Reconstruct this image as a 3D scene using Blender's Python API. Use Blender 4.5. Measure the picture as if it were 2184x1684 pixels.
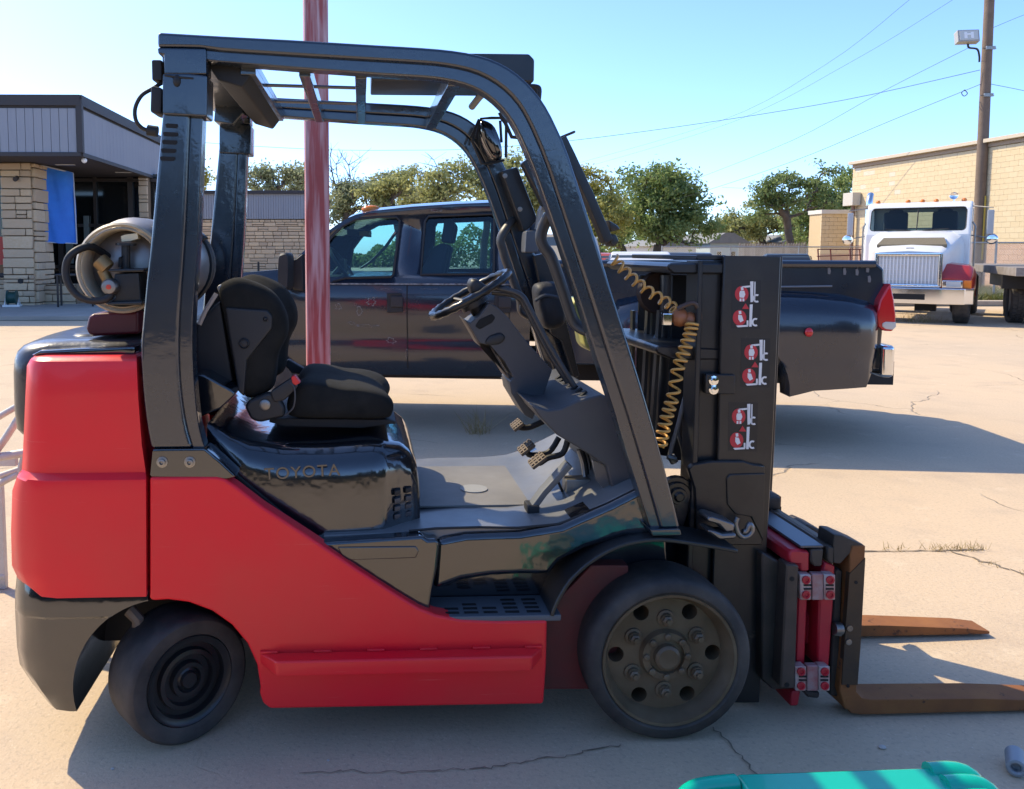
import bpy, bmesh, math, random
import numpy as np
from mathutils import Vector, Matrix, Quaternion
R = math.radians
for o in list(bpy.data.objects): bpy.data.objects.remove(o, do_unlink=True)
scene = bpy.context.scene
COL = scene.collection

# ------------------------------------------------------------------ camera, sky, sun, exposure
FPX, CX, CY, HZ, CAMH = 1784.3, 850.0, 683.6, 535.3, 1.55
PITCH = math.atan((CY - HZ) / FPX)
cd = bpy.data.cameras.new('camera'); cam = bpy.data.objects.new('camera', cd); COL.objects.link(cam)
cam.location = (0, 0, CAMH); cam.rotation_euler = (math.pi/2 - PITCH, 0, 0)
cd.sensor_width = 36.0; cd.lens = 36.0 * FPX / 2184.0
cd.shift_y = -(842.0 - CY) / 2184.0; cd.shift_x = (1092.0 - CX) / 2184.0
cd.clip_start = 0.05; cd.clip_end = 3000
scene.camera = cam
SUN_AZ, SUN_EL = (-0.788, 0.616), 45.0
world = bpy.data.worlds.new('World'); scene.world = world; world.use_nodes = True
wn = world.node_tree; wn.nodes.clear()
sky = wn.nodes.new('ShaderNodeTexSky'); sky.sky_type = 'NISHITA'; sky.sun_disc = False
sky.sun_elevation = R(SUN_EL); sky.sun_rotation = math.atan2(SUN_AZ[0], SUN_AZ[1])
sky.altitude = 300; sky.air_density = 0.6; sky.dust_density = 0.8; sky.ozone_density = 7.0
bg = wn.nodes.new('ShaderNodeBackground'); bg.inputs[1].default_value = 0.142
wo = wn.nodes.new('ShaderNodeOutputWorld')
wn.links.new(sky.outputs[0], bg.inputs[0]); wn.links.new(bg.outputs[0], wo.inputs[0])
sl = bpy.data.lights.new('sun', 'SUN'); sl.energy = 2.08; sl.angle = R(0.5); sl.color = (1.0, 0.85, 0.58)
sun = bpy.data.objects.new('sun', sl); COL.objects.link(sun)
ce = math.cos(R(SUN_EL)); sv = Vector((-SUN_AZ[0]*ce, -SUN_AZ[1]*ce, -math.sin(R(SUN_EL))))
sun.rotation_euler = sv.to_track_quat('-Z', 'Y').to_euler(); sun.location = (-20, 15, 30)
vs = scene.view_settings
vs.view_transform = 'Standard'; vs.look = 'None'; vs.exposure = 1.53; vs.gamma = 1.0; vs.use_curve_mapping = False
scene.render.engine = 'CYCLES'

# ------------------------------------------------------------------ geometry helpers
def ray(x, y):
    xc = (x - CX)/FPX; yc = -(y - CY)/FPX; s, c = math.sin(PITCH), math.cos(PITCH)
    return Vector((xc, c + yc*s, -s + yc*c))
def at(x, y, Y):                       # the point seen at (x, y) that stands Y metres in front
    d = ray(x, y); t = Y/d.y
    return Vector((d.x*t, Y, CAMH + d.z*t))
def on_ground(x, y, z=0.0):
    d = ray(x, y); t = (z - CAMH)/d.z
    return Vector((d.x*t, d.y*t, z))
class Frame:                           # a thing's own axes: x along it, y across it, z up
    def __init__(s, ox, oy, yaw, oz=0.0):
        s.o = Vector((ox, oy, oz)); s.yaw = yaw
        s.M = Matrix.Translation(s.o) @ Matrix.Rotation(yaw, 4, 'Z'); s.I = s.M.inverted()
    def xz(s, x, y, yl):
        o = s.I @ Vector((0, 0, CAMH)); d = s.I.to_3x3() @ ray(x, y)
        t = (yl - o.y)/d.y
        return (o.x + d.x*t, o.z + d.z*t)
    def yz(s, x, y, xl):
        o = s.I @ Vector((0, 0, CAMH)); d = s.I.to_3x3() @ ray(x, y)
        t = (xl - o.x)/d.x
        return (o.y + d.y*t, o.z + d.z*t)
    def xy(s, x, y, zl):
        o = s.I @ Vector((0, 0, CAMH)); d = s.I.to_3x3() @ ray(x, y)
        t = (zl - o.z)/d.z
        return (o.x + d.x*t, o.y + d.y*t)
    def P(s, fn, pts, yl):
        a, b, k = SURV[fn] if fn else (0, 0, 1)
        return [s.xz(a + k*p[0], b + k*p[1], yl) for p in pts]
    def P3(s, fn, pts, yl=None):
        out = []
        for p in pts:
            y = p[2] if len(p) > 2 else yl
            q = s.P(fn, [p], y)[0]; out.append(Vector((q[0], y, q[1])))
        return out
# measuring sheets used while surveying the outlines: offset x, offset y, scale
SURV = {'1': (0, 158.6, .32965), '2': (277.6, 39.65, .25904), '3': (713.7, 63.4, .29049), '4': (1268.9, 0, .41904),
        '5': (1665.4, 277.6, .28249), '6': (475.8, 277.6, .32957), 'B1': (0, 674.1, .28251), 'B2': (396.5, 555.1, .37661),
        'B3': (872.3, 515.5, .37661), 'B4': (1308.5, 515.5, .37683), 'B5': (0, 1149.9, .31689), 'B6': (515.5, 1110.2, .34052),
        'B7': (1149.9, 1110.2, .34043), 'B8': (1546.4, 1030.9, .3876)}
def catmull(pts, n=6, closed=False):
    P = [Vector(p) for p in pts]; out = []; L = len(P)
    rng = range(L) if closed else range(L-1)
    for i in rng:
        p1, p2 = P[i], P[(i+1) % L]
        p0 = P[i-1] if (closed or i > 0) else p1
        p3 = P[(i+2) % L] if (closed or i+2 < L) else p2
        for k in range(n):
            t = k/n
            out.append(0.5*((2*p1) + (p2-p0)*t + (2*p0-5*p1+4*p2-p3)*t*t + (3*p1-p0-3*p2+p3)*t**3))
    if not closed: out.append(P[-1])
    return out
def sm2(pts, n=4, closed=False): return [(p.x, p.y) for p in catmull([(a, b, 0) for a, b in pts], n, closed)]
def arc(cx, cz, r, a0, a1, n=12):
    return [(cx + r*math.cos(R(a0+(a1-a0)*i/n)), cz + r*math.sin(R(a0+(a1-a0)*i/n))) for i in range(n+1)]
class MB:
    def __init__(s): s.v = []; s.f = []
    def add(s, v, f):
        k = len(s.v); s.v += [tuple(p) for p in v]; s.f += [tuple(i+k for i in q) for q in f]; return s
    def box(s, c, d, rot=None, taper=None):
        v = []
        for sz in (-1, 1):
            for sx, sy in ((-1,-1),(1,-1),(1,1),(-1,1)):
                k = taper if (taper and sz > 0) else 1
                p = Vector((sx*d[0]/2*k, sy*d[1]/2*k, sz*d[2]/2))
                if rot is not None: p = rot @ p
                v.append(Vector(c)+p)
        return s.add(v, [(0,3,2,1),(4,5,6,7),(0,1,5,4),(1,2,6,5),(2,3,7,6),(3,0,4,7)])
    def prism(s, poly, y0, y1):
        n = len(poly)
        v = [(p[0], y0, p[1]) for p in poly] + [(p[0], y1, p[1]) for p in poly]
        return s.add(v, [tuple(range(n)), tuple(range(2*n-1, n-1, -1))] + [(i, (i+1) % n, n+(i+1) % n, n+i) for i in range(n)])
    def slab(s, poly, z0, z1):
        n = len(poly)
        v = [(p[0], p[1], z0) for p in poly] + [(p[0], p[1], z1) for p in poly]
        return s.add(v, [tuple(range(n)), tuple(range(2*n-1, n-1, -1))] + [(i, (i+1) % n, n+(i+1) % n, n+i) for i in range(n)])
    def xprism(s, poly, x0, x1):
        n = len(poly)
        v = [(x0, p[0], p[1]) for p in poly] + [(x1, p[0], p[1]) for p in poly]
        return s.add(v, [tuple(range(n)), tuple(range(2*n-1, n-1, -1))] + [(i, (i+1) % n, n+(i+1) % n, n+i) for i in range(n)])
    def loft(s, secs, caps=True, closed=False):
        n = len(secs[0]); m = len(secs); v = [p for q in secs for p in q]; f = []
        for j in range(m if closed else m-1):
            for i in range(n):
                a, b = j*n, ((j+1) % m)*n
                f.append((a+i, a+(i+1) % n, b+(i+1) % n, b+i))
        if caps and not closed: f += [tuple(range(n-1, -1, -1)), tuple(range((m-1)*n, m*n))]
        return s.add(v, f)
    def tube(s, pts, r, n=8, closed=False, flat=None):
        P = [Vector(p) for p in pts]; L = len(P); secs = []; u = None
        for i in range(L):
            a = P[i-1] if (i > 0 or closed) else P[i]; b = P[(i+1) % L] if (i < L-1 or closed) else P[i]
            t = (b-a); t = t.normalized() if t.length > 1e-9 else Vector((0,0,1))
            if u is None:
                u = t.cross(Vector((0,0,1)));
                if u.length < .05: u = t.cross(Vector((0,1,0)))
            u = (u - t*u.dot(t)); u.normalize(); w = t.cross(u)
            ri = r[i] if isinstance(r, (list, tuple)) else r
            fx = flat or 1.0
            secs.append([P[i] + u*ri*math.cos(2*math.pi*k/n) + w*ri*fx*math.sin(2*math.pi*k/n) for k in range(n)])
        return s.loft(secs, True, closed)
    def bar(s, pts, wid, hgt, up=Vector((0,1,0))):          # rectangular section along a path
        P = [Vector(p) for p in pts]; secs = []
        for i in range(len(P)):
            t = (P[min(i+1, len(P)-1)] - P[max(i-1, 0)]).normalized(); u = Vector(up) - t*Vector(up).dot(t); u.normalize(); w = t.cross(u)
            secs.append([P[i]+u*a*wid/2+w*b*hgt/2 for a, b in ((-1,-1),(1,-1),(1,1),(-1,1))])
        return s.loft(secs)
    def lathe(s, prof, o=(0,0,0), ax=(0,1,0), n=32, closed=False):
        ax = Vector(ax).normalized(); o = Vector(o)
        u = ax.cross(Vector((0,0,1)));
        if u.length < .05: u = ax.cross(Vector((1,0,0)))
        u.normalize(); w = ax.cross(u)
        secs = [[o + ax*h + (u*math.cos(2*math.pi*k/n) + w*math.sin(2*math.pi*k/n))*max(r, 1e-4) for k in range(n)] for r, h in prof]
        return s.loft(secs, not closed, closed)
    def cyl(s, a, b, r, n=16, r2=None):
        a, b = Vector(a), Vector(b)
        return s.lathe([(r, 0), (r if r2 is None else r2, (b-a).length)], a, (b-a), n)
    def ball(s, c, r, n=12):
        r = Vector((r, r, r)) if isinstance(r, (int, float)) else Vector(r); secs = []
        for j in range(n//2+1):
            t = math.pi*j/(n//2); q = max(math.sin(t), 1e-3)
            secs.append([(c[0]+r.x*q*math.cos(2*math.pi*k/n), c[1]+r.y*q*math.sin(2*math.pi*k/n), c[2]+r.z*math.cos(t)) for k in range(n)])
        return s.loft(secs)
    def mirror(s):
        k = len(s.v); v = [(p[0], -p[1], p[2]) for p in s.v]; f = [tuple(reversed(q)) for q in s.f]
        return s.add(v, f)
    def xform(s, M): s.v = [tuple(M @ Vector(p)) for p in s.v]; return s
    def mesh(s, name, bevel=0, seg=2, smooth=42, minang=28):
        me = bpy.data.meshes.new(name); bm = bmesh.new()
        vv = [bm.verts.new(p) for p in s.v]
        for q in s.f:
            try: bm.faces.new([vv[i] for i in q])
            except ValueError: pass
        bmesh.ops.remove_doubles(bm, verts=bm.verts, dist=1e-5)
        bmesh.ops.recalc_face_normals(bm, faces=bm.faces)
        if bevel:
            ed = [e for e in bm.edges if len(e.link_faces) == 2 and e.calc_face_angle() > R(minang)]
            bmesh.ops.bevel(bm, geom=ed, offset=bevel, segments=seg, profile=0.5, affect='EDGES', clamp_overlap=True)
        for f in bm.faces: f.smooth = True
        for e in bm.edges:
            if len(e.link_faces) == 2 and e.calc_face_angle() > R(smooth): e.smooth = False
        bm.to_mesh(me); bm.free(); return me
    def build(s, name, mat, parent=None, bevel=0, seg=2, smooth=42, label=None, minang=28):
        me = s.mesh(name, bevel, seg, smooth, minang); o = bpy.data.objects.new(name, me); COL.objects.link(o)
        if mat is not None:
            me.materials.append(mat)
        if parent is not None: o.parent = parent
        if bevel:
            w = o.modifiers.new('wn', 'WEIGHTED_NORMAL'); w.keep_sharp = True
        if label: o['label'] = label
        return o
def tag(o, label, cat, group=None, kind=None):
    if label: o['label'] = label
    if cat: o['category'] = cat
    if group: o['group'] = group
    if kind: o['kind'] = kind
    return o
def empty(name, label, cat, loc=(0,0,0), rz=0, group=None):
    o = bpy.data.objects.new(name, None); COL.objects.link(o); o.location = loc; o.rotation_euler = (0, 0, rz); o.empty_display_size = .2
    return tag(o, label, cat, group)
def copy_tree(o, parent=None):
    c = o.copy(); COL.objects.link(c); c.parent = parent
    for ch in list(o.children): copy_tree(ch, c)
    return c
def inst(name, me, parent, loc, scale=(1,1,1), rot=(0,0,0)):
    o = bpy.data.objects.new(name, me); COL.objects.link(o); o.parent = parent; o.location = loc; o.scale = scale; o.rotation_euler = rot
    return o
def struct(o): o['kind'] = 'structure'; return o
def boolean(o, cutter, op='DIFFERENCE'):
    cutter.parent = o.parent
    m = o.modifiers.new('b', 'BOOLEAN'); m.object = cutter; m.operation = op; m.solver = 'EXACT'
    mods = [x for x in o.modifiers if x.type == 'WEIGHTED_NORMAL']
    for x in mods: o.modifiers.remove(x)
    bpy.context.view_layer.update()
    dg = bpy.context.evaluated_depsgraph_get(); me = bpy.data.meshes.new_from_object(o.evaluated_get(dg))
    o.modifiers.clear(); o.data = me; bpy.data.objects.remove(cutter, do_unlink=True)
    return o

# ------------------------------------------------------------------ materials
MATS = {}
def mat(name, col, rough=.5, metal=0.0, bump=None, var=None, coat=0, rnd=None, spec=.5, wear=None, alpha=None, emit=None, rvar=None, scr=None):
    """bump=(scale,strength,dist); var=(scale,col2,amount); rnd=col spread per object; wear=(scale,threshold,col,rough)"""
    if name in MATS: return MATS[name]
    m = bpy.data.materials.new(name); m.use_nodes = True; MATS[name] = m
    nt = m.node_tree; N, L = nt.nodes, nt.links; p = N['Principled BSDF']
    p.inputs['Base Color'].default_value = (*col, 1); p.inputs['Roughness'].default_value = rough; p.inputs['Metallic'].default_value = metal
    p.inputs['Specular IOR Level'].default_value = spec
    if coat: p.inputs['Coat Weight'].default_value = coat; p.inputs['Coat Roughness'].default_value = .05; p.inputs['Coat IOR'].default_value = 1.5 if coat <= .5 else 1.75
    tc = N.new('ShaderNodeTexCoord'); src = None
    def noise(scale, det=5, rg=.6):
        n = N.new('ShaderNodeTexNoise'); n.inputs['Scale'].default_value = scale; n.inputs['Detail'].default_value = det; n.inputs['Roughness'].default_value = rg
        L.new(tc.outputs['Object'], n.inputs['Vector']); return n
    def mix(a, b, fac, blend='MIX'):
        x = N.new('ShaderNodeMix'); x.data_type = 'RGBA'; x.blend_type = blend
        if isinstance(fac, float): x.inputs[0].default_value = fac
        else: L.new(fac, x.inputs[0])
        for v, i in ((a, 6), (b, 7)):
            if isinstance(v, tuple): x.inputs[i].default_value = (*v, 1)
            else: L.new(v, x.inputs[i])
        return x.outputs[2]
    def ramp(o, a, b):
        r = N.new('ShaderNodeMapRange'); r.inputs[1].default_value = a; r.inputs[2].default_value = b; L.new(o, r.inputs[0]); return r.outputs[0]
    cur = tuple(col)
    if var:
        n = noise(var[0]); f = ramp(n.outputs[0], .35, .68); mm = N.new('ShaderNodeMath'); mm.operation = 'MULTIPLY'; mm.inputs[1].default_value = var[2]; L.new(f, mm.inputs[0])
        cur = mix(cur, tuple(var[1]), mm.outputs[0])
    if rnd:
        oi = N.new('ShaderNodeObjectInfo'); g = N.new('ShaderNodeNewGeometry')
        ad = N.new('ShaderNodeMath'); ad.operation = 'ADD'; L.new(oi.outputs['Random'], ad.inputs[0]); L.new(g.outputs['Random Per Island'], ad.inputs[1])
        fr = N.new('ShaderNodeMath'); fr.operation = 'FRACT'; L.new(ad.outputs[0], fr.inputs[0])
        cur = mix(cur, tuple(rnd), fr.outputs[0])
    if scr:
        for rot, sc in ((0.1, (2.2, 2.2, 70)), (1.45, (2.5, 2.5, 80))):
            mp = N.new('ShaderNodeMapping'); mp.inputs['Scale'].default_value = sc; mp.inputs['Rotation'].default_value = (0, rot, 0); L.new(tc.outputs['Object'], mp.inputs[0])
            n = N.new('ShaderNodeTexNoise'); n.inputs['Scale'].default_value = 1.6; n.inputs['Detail'].default_value = 5; L.new(mp.outputs[0], n.inputs['Vector'])
            f = ramp(n.outputs[0], scr[0], scr[0]+.05); k = N.new('ShaderNodeMath'); k.operation = 'MULTIPLY'; k.inputs[1].default_value = scr[2]; L.new(f, k.inputs[0]); cur = mix(cur, tuple(scr[1]), k.outputs[0])
    rsock = None
    if wear:
        n = noise(wear[0], 8, .7); f = ramp(n.outputs[0], wear[1], wear[1]+.04)
        cur = mix(cur, tuple(wear[2]), f)
        q = N.new('ShaderNodeMapRange'); q.inputs[3].default_value = rough; q.inputs[4].default_value = wear[3]; L.new(f, q.inputs[0]); rsock = q.outputs[0]
    if rvar:
        n = noise(rvar[0], 6); f = N.new('ShaderNodeMapRange'); f.inputs[1].default_value = .3; f.inputs[2].default_value = .7
        f.inputs[3].default_value = rough; f.inputs[4].default_value = rvar[1]; L.new(n.outputs[0], f.inputs[0]); rsock = f.outputs[0]
    if not isinstance(cur, tuple): L.new(cur, p.inputs['Base Color'])
    if rsock: L.new(rsock, p.inputs['Roughness'])
    if bump:
        bs = bump if isinstance(bump, list) else [bump]; prev = None
        for b in bs:
            n = noise(b[0], 4); bp = N.new('ShaderNodeBump'); bp.inputs['Strength'].default_value = b[1]; bp.inputs['Distance'].default_value = b[2]
            L.new(n.outputs[0], bp.inputs['Height'])
            if prev: L.new(prev, bp.inputs['Normal'])
            prev = bp.outputs[0]
        L.new(prev, p.inputs['Normal'])
        if coat: L.new(prev, p.inputs['Coat Normal'])
    if emit: p.inputs['Emission Color'].default_value = (*emit[0], 1); p.inputs['Emission Strength'].default_value = emit[1]
    return m
def glass(name, tint, opac=.25, rough=.02):
    if name in MATS: return MATS[name]
    m = bpy.data.materials.new(name); m.use_nodes = True; MATS[name] = m; nt = m.node_tree; N, L = nt.nodes, nt.links; N.clear()
    t = N.new('ShaderNodeBsdfTransparent'); t.inputs[0].default_value = (*tint, 1); g = N.new('ShaderNodeBsdfGlossy'); g.inputs['Roughness'].default_value = rough
    fr = N.new('ShaderNodeFresnel'); fr.inputs[0].default_value = 1.5; x = N.new('ShaderNodeMixShader'); o = N.new('ShaderNodeOutputMaterial')
    L.new(fr.outputs[0], x.inputs[0]); L.new(t.outputs[0], x.inputs[1]); L.new(g.outputs[0], x.inputs[2]); L.new(x.outputs[0], o.inputs[0])
    return m
RED = mat('red_paint', (.84, .008, .026), .36, 0, [(3.0, .05, .03), (45, .06, .004)], (1.7, (.76, .032, .034), .95), coat=.15, spec=.35, scr=(.70, (.82, .16, .15), .45), wear=(11, .735, (.40, .03, .035), .55))
BLK = mat('gloss_black', (.006, .009, .013), .13, 0, [(3.5, .07, .05), (30, .04, .004)], coat=.7, rvar=(6, .2), spec=.7, scr=(.72, (.06, .06, .06), .5))
BLKS = mat('satin_black', (.012, .013, .015), .33, 0, [(40, .08, .004)], (8, (.03, .028, .027), .6))
BLKM = mat('matte_black', (.011, .011, .012), .62, 0, [(60, .12, .003)], (6, (.022, .021, .02), .6))
MASTB = mat('mast_black', (.012, .012, .014), .33, 0, [(30, .12, .004)], (5, (.034, .030, .026), .9), wear=(7, .66, (.075, .055, .042), .55))
PLAST = mat('grey_plastic', (.055, .058, .066), .5, 0, [(180, .12, .001)], (4, (.08, .078, .08), .7))
PLASTD = mat('dark_plastic', (.02, .02, .022), .5, 0, [(150, .1, .001)])
FABR = mat('black_fabric', (.013, .013, .012), .95, 0, [(220, .5, .002)], (9, (.03, .028, .024), .7), spec=.2)
RUB = mat('rubber', (.022, .021, .022), .72, 0, [(25, .25, .004), (120, .2, .001)], (7, (.085, .072, .06), .9))
CHR = mat('chrome', (.75, .76, .78), .1, 1.0)
STEEL = mat('dull_steel', (.32, .31, .29), .42, .9, None, (14, (.2, .17, .14), .7))
RUST = mat('rusty_steel', (.23, .085, .028), .8, .15, [(40, .3, .004)], (6, (.33, .13, .035), .9), wear=(16, .6, (.1, .045, .025), .85))
DARKI = mat('dark_interior', (.008, .008, .008), .8)
WHT = mat('white_paint', (.78, .78, .76), .3, 0, None, (3, (.66, .65, .62), .6), coat=.3)

# ================================================================== SETTING
def ground_mat():
    m = bpy.data.materials.new('concrete_yard'); m.use_nodes = True; nt = m.node_tree; N, L = nt.nodes, nt.links; p = N['Principled BSDF']
    tc = N.new('ShaderNodeTexCoord')
    def noise(s, d=6, r=.6, dist=0):
        n = N.new('ShaderNodeTexNoise'); n.inputs['Scale'].default_value = s; n.inputs['Detail'].default_value = d; n.inputs['Roughness'].default_value = r; n.inputs['Distortion'].default_value = dist
        L.new(tc.outputs['Object'], n.inputs['Vector']); return n.outputs[0]
    def rng(o, a, b, c=0., d=1.):
        r = N.new('ShaderNodeMapRange'); [setattr(r.inputs[i], 'default_value', v) for i, v in ((1, a), (2, b), (3, c), (4, d))]; L.new(o, r.inputs[0]); return r.outputs[0]
    def mix(a, b, f):
        x = N.new('ShaderNodeMix'); x.data_type = 'RGBA'; L.new(f, x.inputs[0])
        for v, i in ((a, 6), (b, 7)):
            if isinstance(v, tuple): x.inputs[i].default_value = (*v, 1)
            else: L.new(v, x.inputs[i])
        return x.outputs[2]
    def mul(a, b):
        x = N.new('ShaderNodeMath'); x.operation = 'MULTIPLY'; L.new(a, x.inputs[0])
        if isinstance(b, float): x.inputs[1].default_value = b
        else: L.new(b, x.inputs[1])
        return x.outputs[0]
    c = mix((.61, .46, .305), (.55, .43, .30), rng(noise(.35, 4), .35, .65))
    c = mix(c, (.48, .37, .265), rng(noise(1.7, 7, .65), .5, .78))
    c = mix(c, (.68, .54, .375), rng(noise(3.1, 8, .7), .58, .75))
    c = mix(c, (.36, .285, .215), mul(rng(noise(60, 3, .6), .52, .72), .55))
    c = mix(c, (.72, .59, .43), mul(rng(noise(85, 2, .6), .60, .72), .5))
    # hairline cracks
    v = N.new('ShaderNodeTexVoronoi'); v.feature = 'DISTANCE_TO_EDGE'; v.inputs['Scale'].default_value = .42
    nv = N.new('ShaderNodeTexNoise'); nv.inputs['Scale'].default_value = 2.2; nv.inputs['Detail'].default_value = 8; L.new(tc.outputs['Object'], nv.inputs['Vector'])
    ad = N.new('ShaderNodeVectorMath'); ad.operation = 'MULTIPLY_ADD'; ad.inputs[1].default_value = (.45, .45, 0); L.new(nv.outputs[1], ad.inputs[0]); L.new(tc.outputs['Object'], ad.inputs[2]); L.new(ad.outputs[0], v.inputs['Vector'])
    crack = mul(rng(v.outputs[0], .0, .0042, 1., 0.), rng(noise(.55, 2), .50, .56))
    c = mix(c, (.16, .125, .095), mul(crack, .55))
    L.new(c, p.inputs['Base Color']); p.inputs['Roughness'].default_value = .88; p.inputs['Specular IOR Level'].default_value = .3
    b1 = N.new('ShaderNodeBump'); b1.inputs['Strength'].default_value = .55; b1.inputs['Distance'].default_value = .006; L.new(noise(70, 5, .7), b1.inputs['Height'])
    b2 = N.new('ShaderNodeBump'); b2.inputs['Strength'].default_value = .8; b2.inputs['Distance'].default_value = .01; b2.invert = True; L.new(crack, b2.inputs['Height']); L.new(b1.outputs[0], b2.inputs['Normal'])
    L.new(b2.outputs[0], p.inputs['Normal']); return m
g = MB(); g.add([(-400,-400,0),(400,-400,0),(400,400,0),(-400,400,0)], [(0,1,2,3)])
gr = struct(g.build('ground', ground_mat()))
# open joint running across the yard beside the forks
JOINT = mat('joint_dirt', (.15, .115, .08), .95, 0, [(60, .4, .004)], (9, (.32, .25, .17), .9))
random.seed(5)
def joint_path(a, b, n, wob):
    P = []
    for i in range(n+1):
        t = i/n; P.append(Vector(a).lerp(Vector(b), t) + Vector((random.uniform(-wob, wob), random.uniform(-wob, wob), 0)))
    return P
def crack_strip(pts, w0, name='crack'):
    m = MB(); v = []; f = []
    for i, p in enumerate(pts):
        t = (pts[min(i+1, len(pts)-1)] - pts[max(i-1, 0)]).normalized(); s = Vector((-t.y, t.x, 0)); w = w0*random.uniform(.4, 1.3)
        v += [p+s*w, p-s*w]
        if i: f.append((2*i-2, 2*i-1, 2*i+1, 2*i))
    m.add([(a[0], a[1], .004) for a in v], f); return m.build(name, JOINT, gr)
crack_strip(joint_path(on_ground(1830, 1178), on_ground(2100, 1174), 18, .006), .007, 'joint')
crack_strip(joint_path(on_ground(2040, 1180), on_ground(2330, 1275), 26, .02), .006)
crack_strip(joint_path(on_ground(1520, 1552), on_ground(1650, 1690), 16, .010), .0025)
crack_strip(joint_path(on_ground(1000, 1645), on_ground(1330, 1592), 24, .012), .002)
crack_strip(joint_path(on_ground(640, 1650), on_ground(1000, 1645), 22, .012), .0018)
crack_strip(joint_path(on_ground(0, 1782), on_ground(210, 1795), 10, .008), .003)

# ---------------- left building with the deep grey fascia
STONES = []
random.seed(21)
for k in range(5):
    m = MB(); m.box((0,0,0), (1,1,1)); m.v = [tuple(c+random.uniform(-.025, .025)*(1 if i != 1 else 3) for i, c in enumerate(p)) for p in m.v]
    STONES.append(m.mesh('stone', .05, 2))
STONE = mat('limestone', (.62, .46, .28), .9, 0, [(18, .5, .02), (70, .4, .006)], (9, (.70, .57, .40), .8), rnd=(.50, .38, .26))
for me in STONES: me.materials.append(STONE)
MORT = mat('mortar', (.22, .16, .10), .95, 0, [(60, .4, .004)])
SID = mat('grey_siding', (.24, .265, .31), .75, 0, [(30, .15, .004)], (2.5, (.28, .305, .345), .7), rnd=(.265, .29, .33))
TRIM = mat('dark_trim', (.035, .033, .036), .6)
DKG = mat('dark_glass', (.01, .012, .013), .06, 0, None, None, spec=.7)
def stone_face(parent, o, along, width, height, seed, rmin=.11, rmax=.36, out=-1):
    """stones laid in uneven courses on one face; along = 'x' (face looks to out*y) or 'y' (face looks to out*x)"""
    rnd = random.Random(seed); z = 0.0
    while z < height - .03:
        h = min(rnd.uniform(rmin, rmax), height - z); x = 0.0
        while x < width - .02:
            w = min(h*rnd.uniform(1.2, 3.4), width - x)
            if width - x - w < .1: w = width - x
            parts = [(z, h)] if (h < .2 or rnd.random() < .55) else [(z, h*.45), (z+h*.45, h*.55)]
            for zz, hh in parts:
                dep = .1 + rnd.uniform(0, .03); off = dep/2 - .04
                if along == 'x': inst('stone', rnd.choice(STONES), parent, (o[0]+x+w/2, o[1]+out*off, o[2]+zz+hh/2), (w-.026, dep, hh-.026), (0, rnd.choice((0, math.pi)), 0))
                else: inst('stone', rnd.choice(STONES), parent, (o[0]+out*off, o[1]+x+w/2, o[2]+zz+hh/2), (w-.026, dep, hh-.026), (0, rnd.choice((0, math.pi)), math.pi/2))
            x += w
        z += h
c0 = at(168, 208, 20.6); LB = Frame(c0.x, c0.y, R(1.0))
zt = LB.xz(168, 208, 0)[1]; zb = LB.xz(168, 331, 0)[1]
bl = empty('office_building', 'low shop building with stone piers and deep grey panelled fascia', 'building', LB.o, LB.yaw)
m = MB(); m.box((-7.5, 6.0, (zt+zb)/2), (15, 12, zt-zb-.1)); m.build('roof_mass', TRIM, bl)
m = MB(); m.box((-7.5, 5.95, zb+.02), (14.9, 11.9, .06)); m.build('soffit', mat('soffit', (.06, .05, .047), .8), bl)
bme = MB(); bme.box((0,0,0), (1,1,1)); bme = bme.mesh('fascia_board', .02, 1); bme.materials.append(SID)
bw = .205
for i in range(34):
    inst('fascia_board', bme, bl, (-.07-bw*(i+.5), -.012, (zt+zb)/2-.12), (bw-.012, .05, zt-zb-.30))
for i in range(40):
    inst('fascia_board', bme, bl, (.012, .12+.29*(i+.5), (zt+zb)/2-.12), (.05, .286, zt-zb-.30))
m = MB(); m.box((-7.5, -.03, zt-.08), (15.1, .12, .26)); m.box((.03, 5.95, zt-.08), (.12, 12.0, .26)); m.box((-7.5, -.02, zb+.01), (15.05, .1, .1)); m.box((.02, 5.95, zb+.01), (.1, 11.9, .1)); m.box((.015, -.015, (zt+zb)/2), (.14, .14, zt-zb-.1))
m.build('fascia_trim', TRIM, bl, .008)
# stone pier and low stone wall
pl = LB.I @ at(12, 640, 22.2); pw, pd = .80, 1.15
m = MB(); m.box((pl.x+pw/2, pl.y+pd/2, zb/2), (pw-.06, pd-.06, zb-.02)); pier = m.build('stone_pier', MORT, bl)
stone_face(pier, (pl.x, pl.y, .0), 'x', pw, zb-.03, 3); stone_face(pier, (pl.x+pw, pl.y, 0), 'y', pd, zb-.03, 4, out=1)
m = MB(); m.box((pl.x-2.5, pl.y+.5, .42), (5, .5, .82)); m.box((pl.x+pw+.45, pl.y+.75, .33), (.9, .5, .62)); lw = m.build('low_stone_wall', MORT, bl)
stone_face(lw, (pl.x-1.2, pl.y+.25, 0), 'x', 1.2, .84, 7); stone_face(lw, (pl.x+pw, pl.y+.5, 0), 'x', .88, .66, 8)
m = MB(); m.box((pl.x-2.5, pl.y+.52, 2.2), (5, .06, 2.7)); m.build('shop_window', DKG, bl)
m = MB(); m.box((pl.x-.5, pl.y+.47, 1.55), (1.0, .04, .75)); m.build('window_sign', mat('red_sign', (.5, .05, .03), .5), bl)
m = MB(); m.box((pl.x-.12, pl.y+.45, 2.2), (.1, .08, 2.7)); m.box((pl.x-2.5, pl.y+.45, .9), (5, .08, .1)); m.build('window_frame', TRIM, bl)
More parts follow.
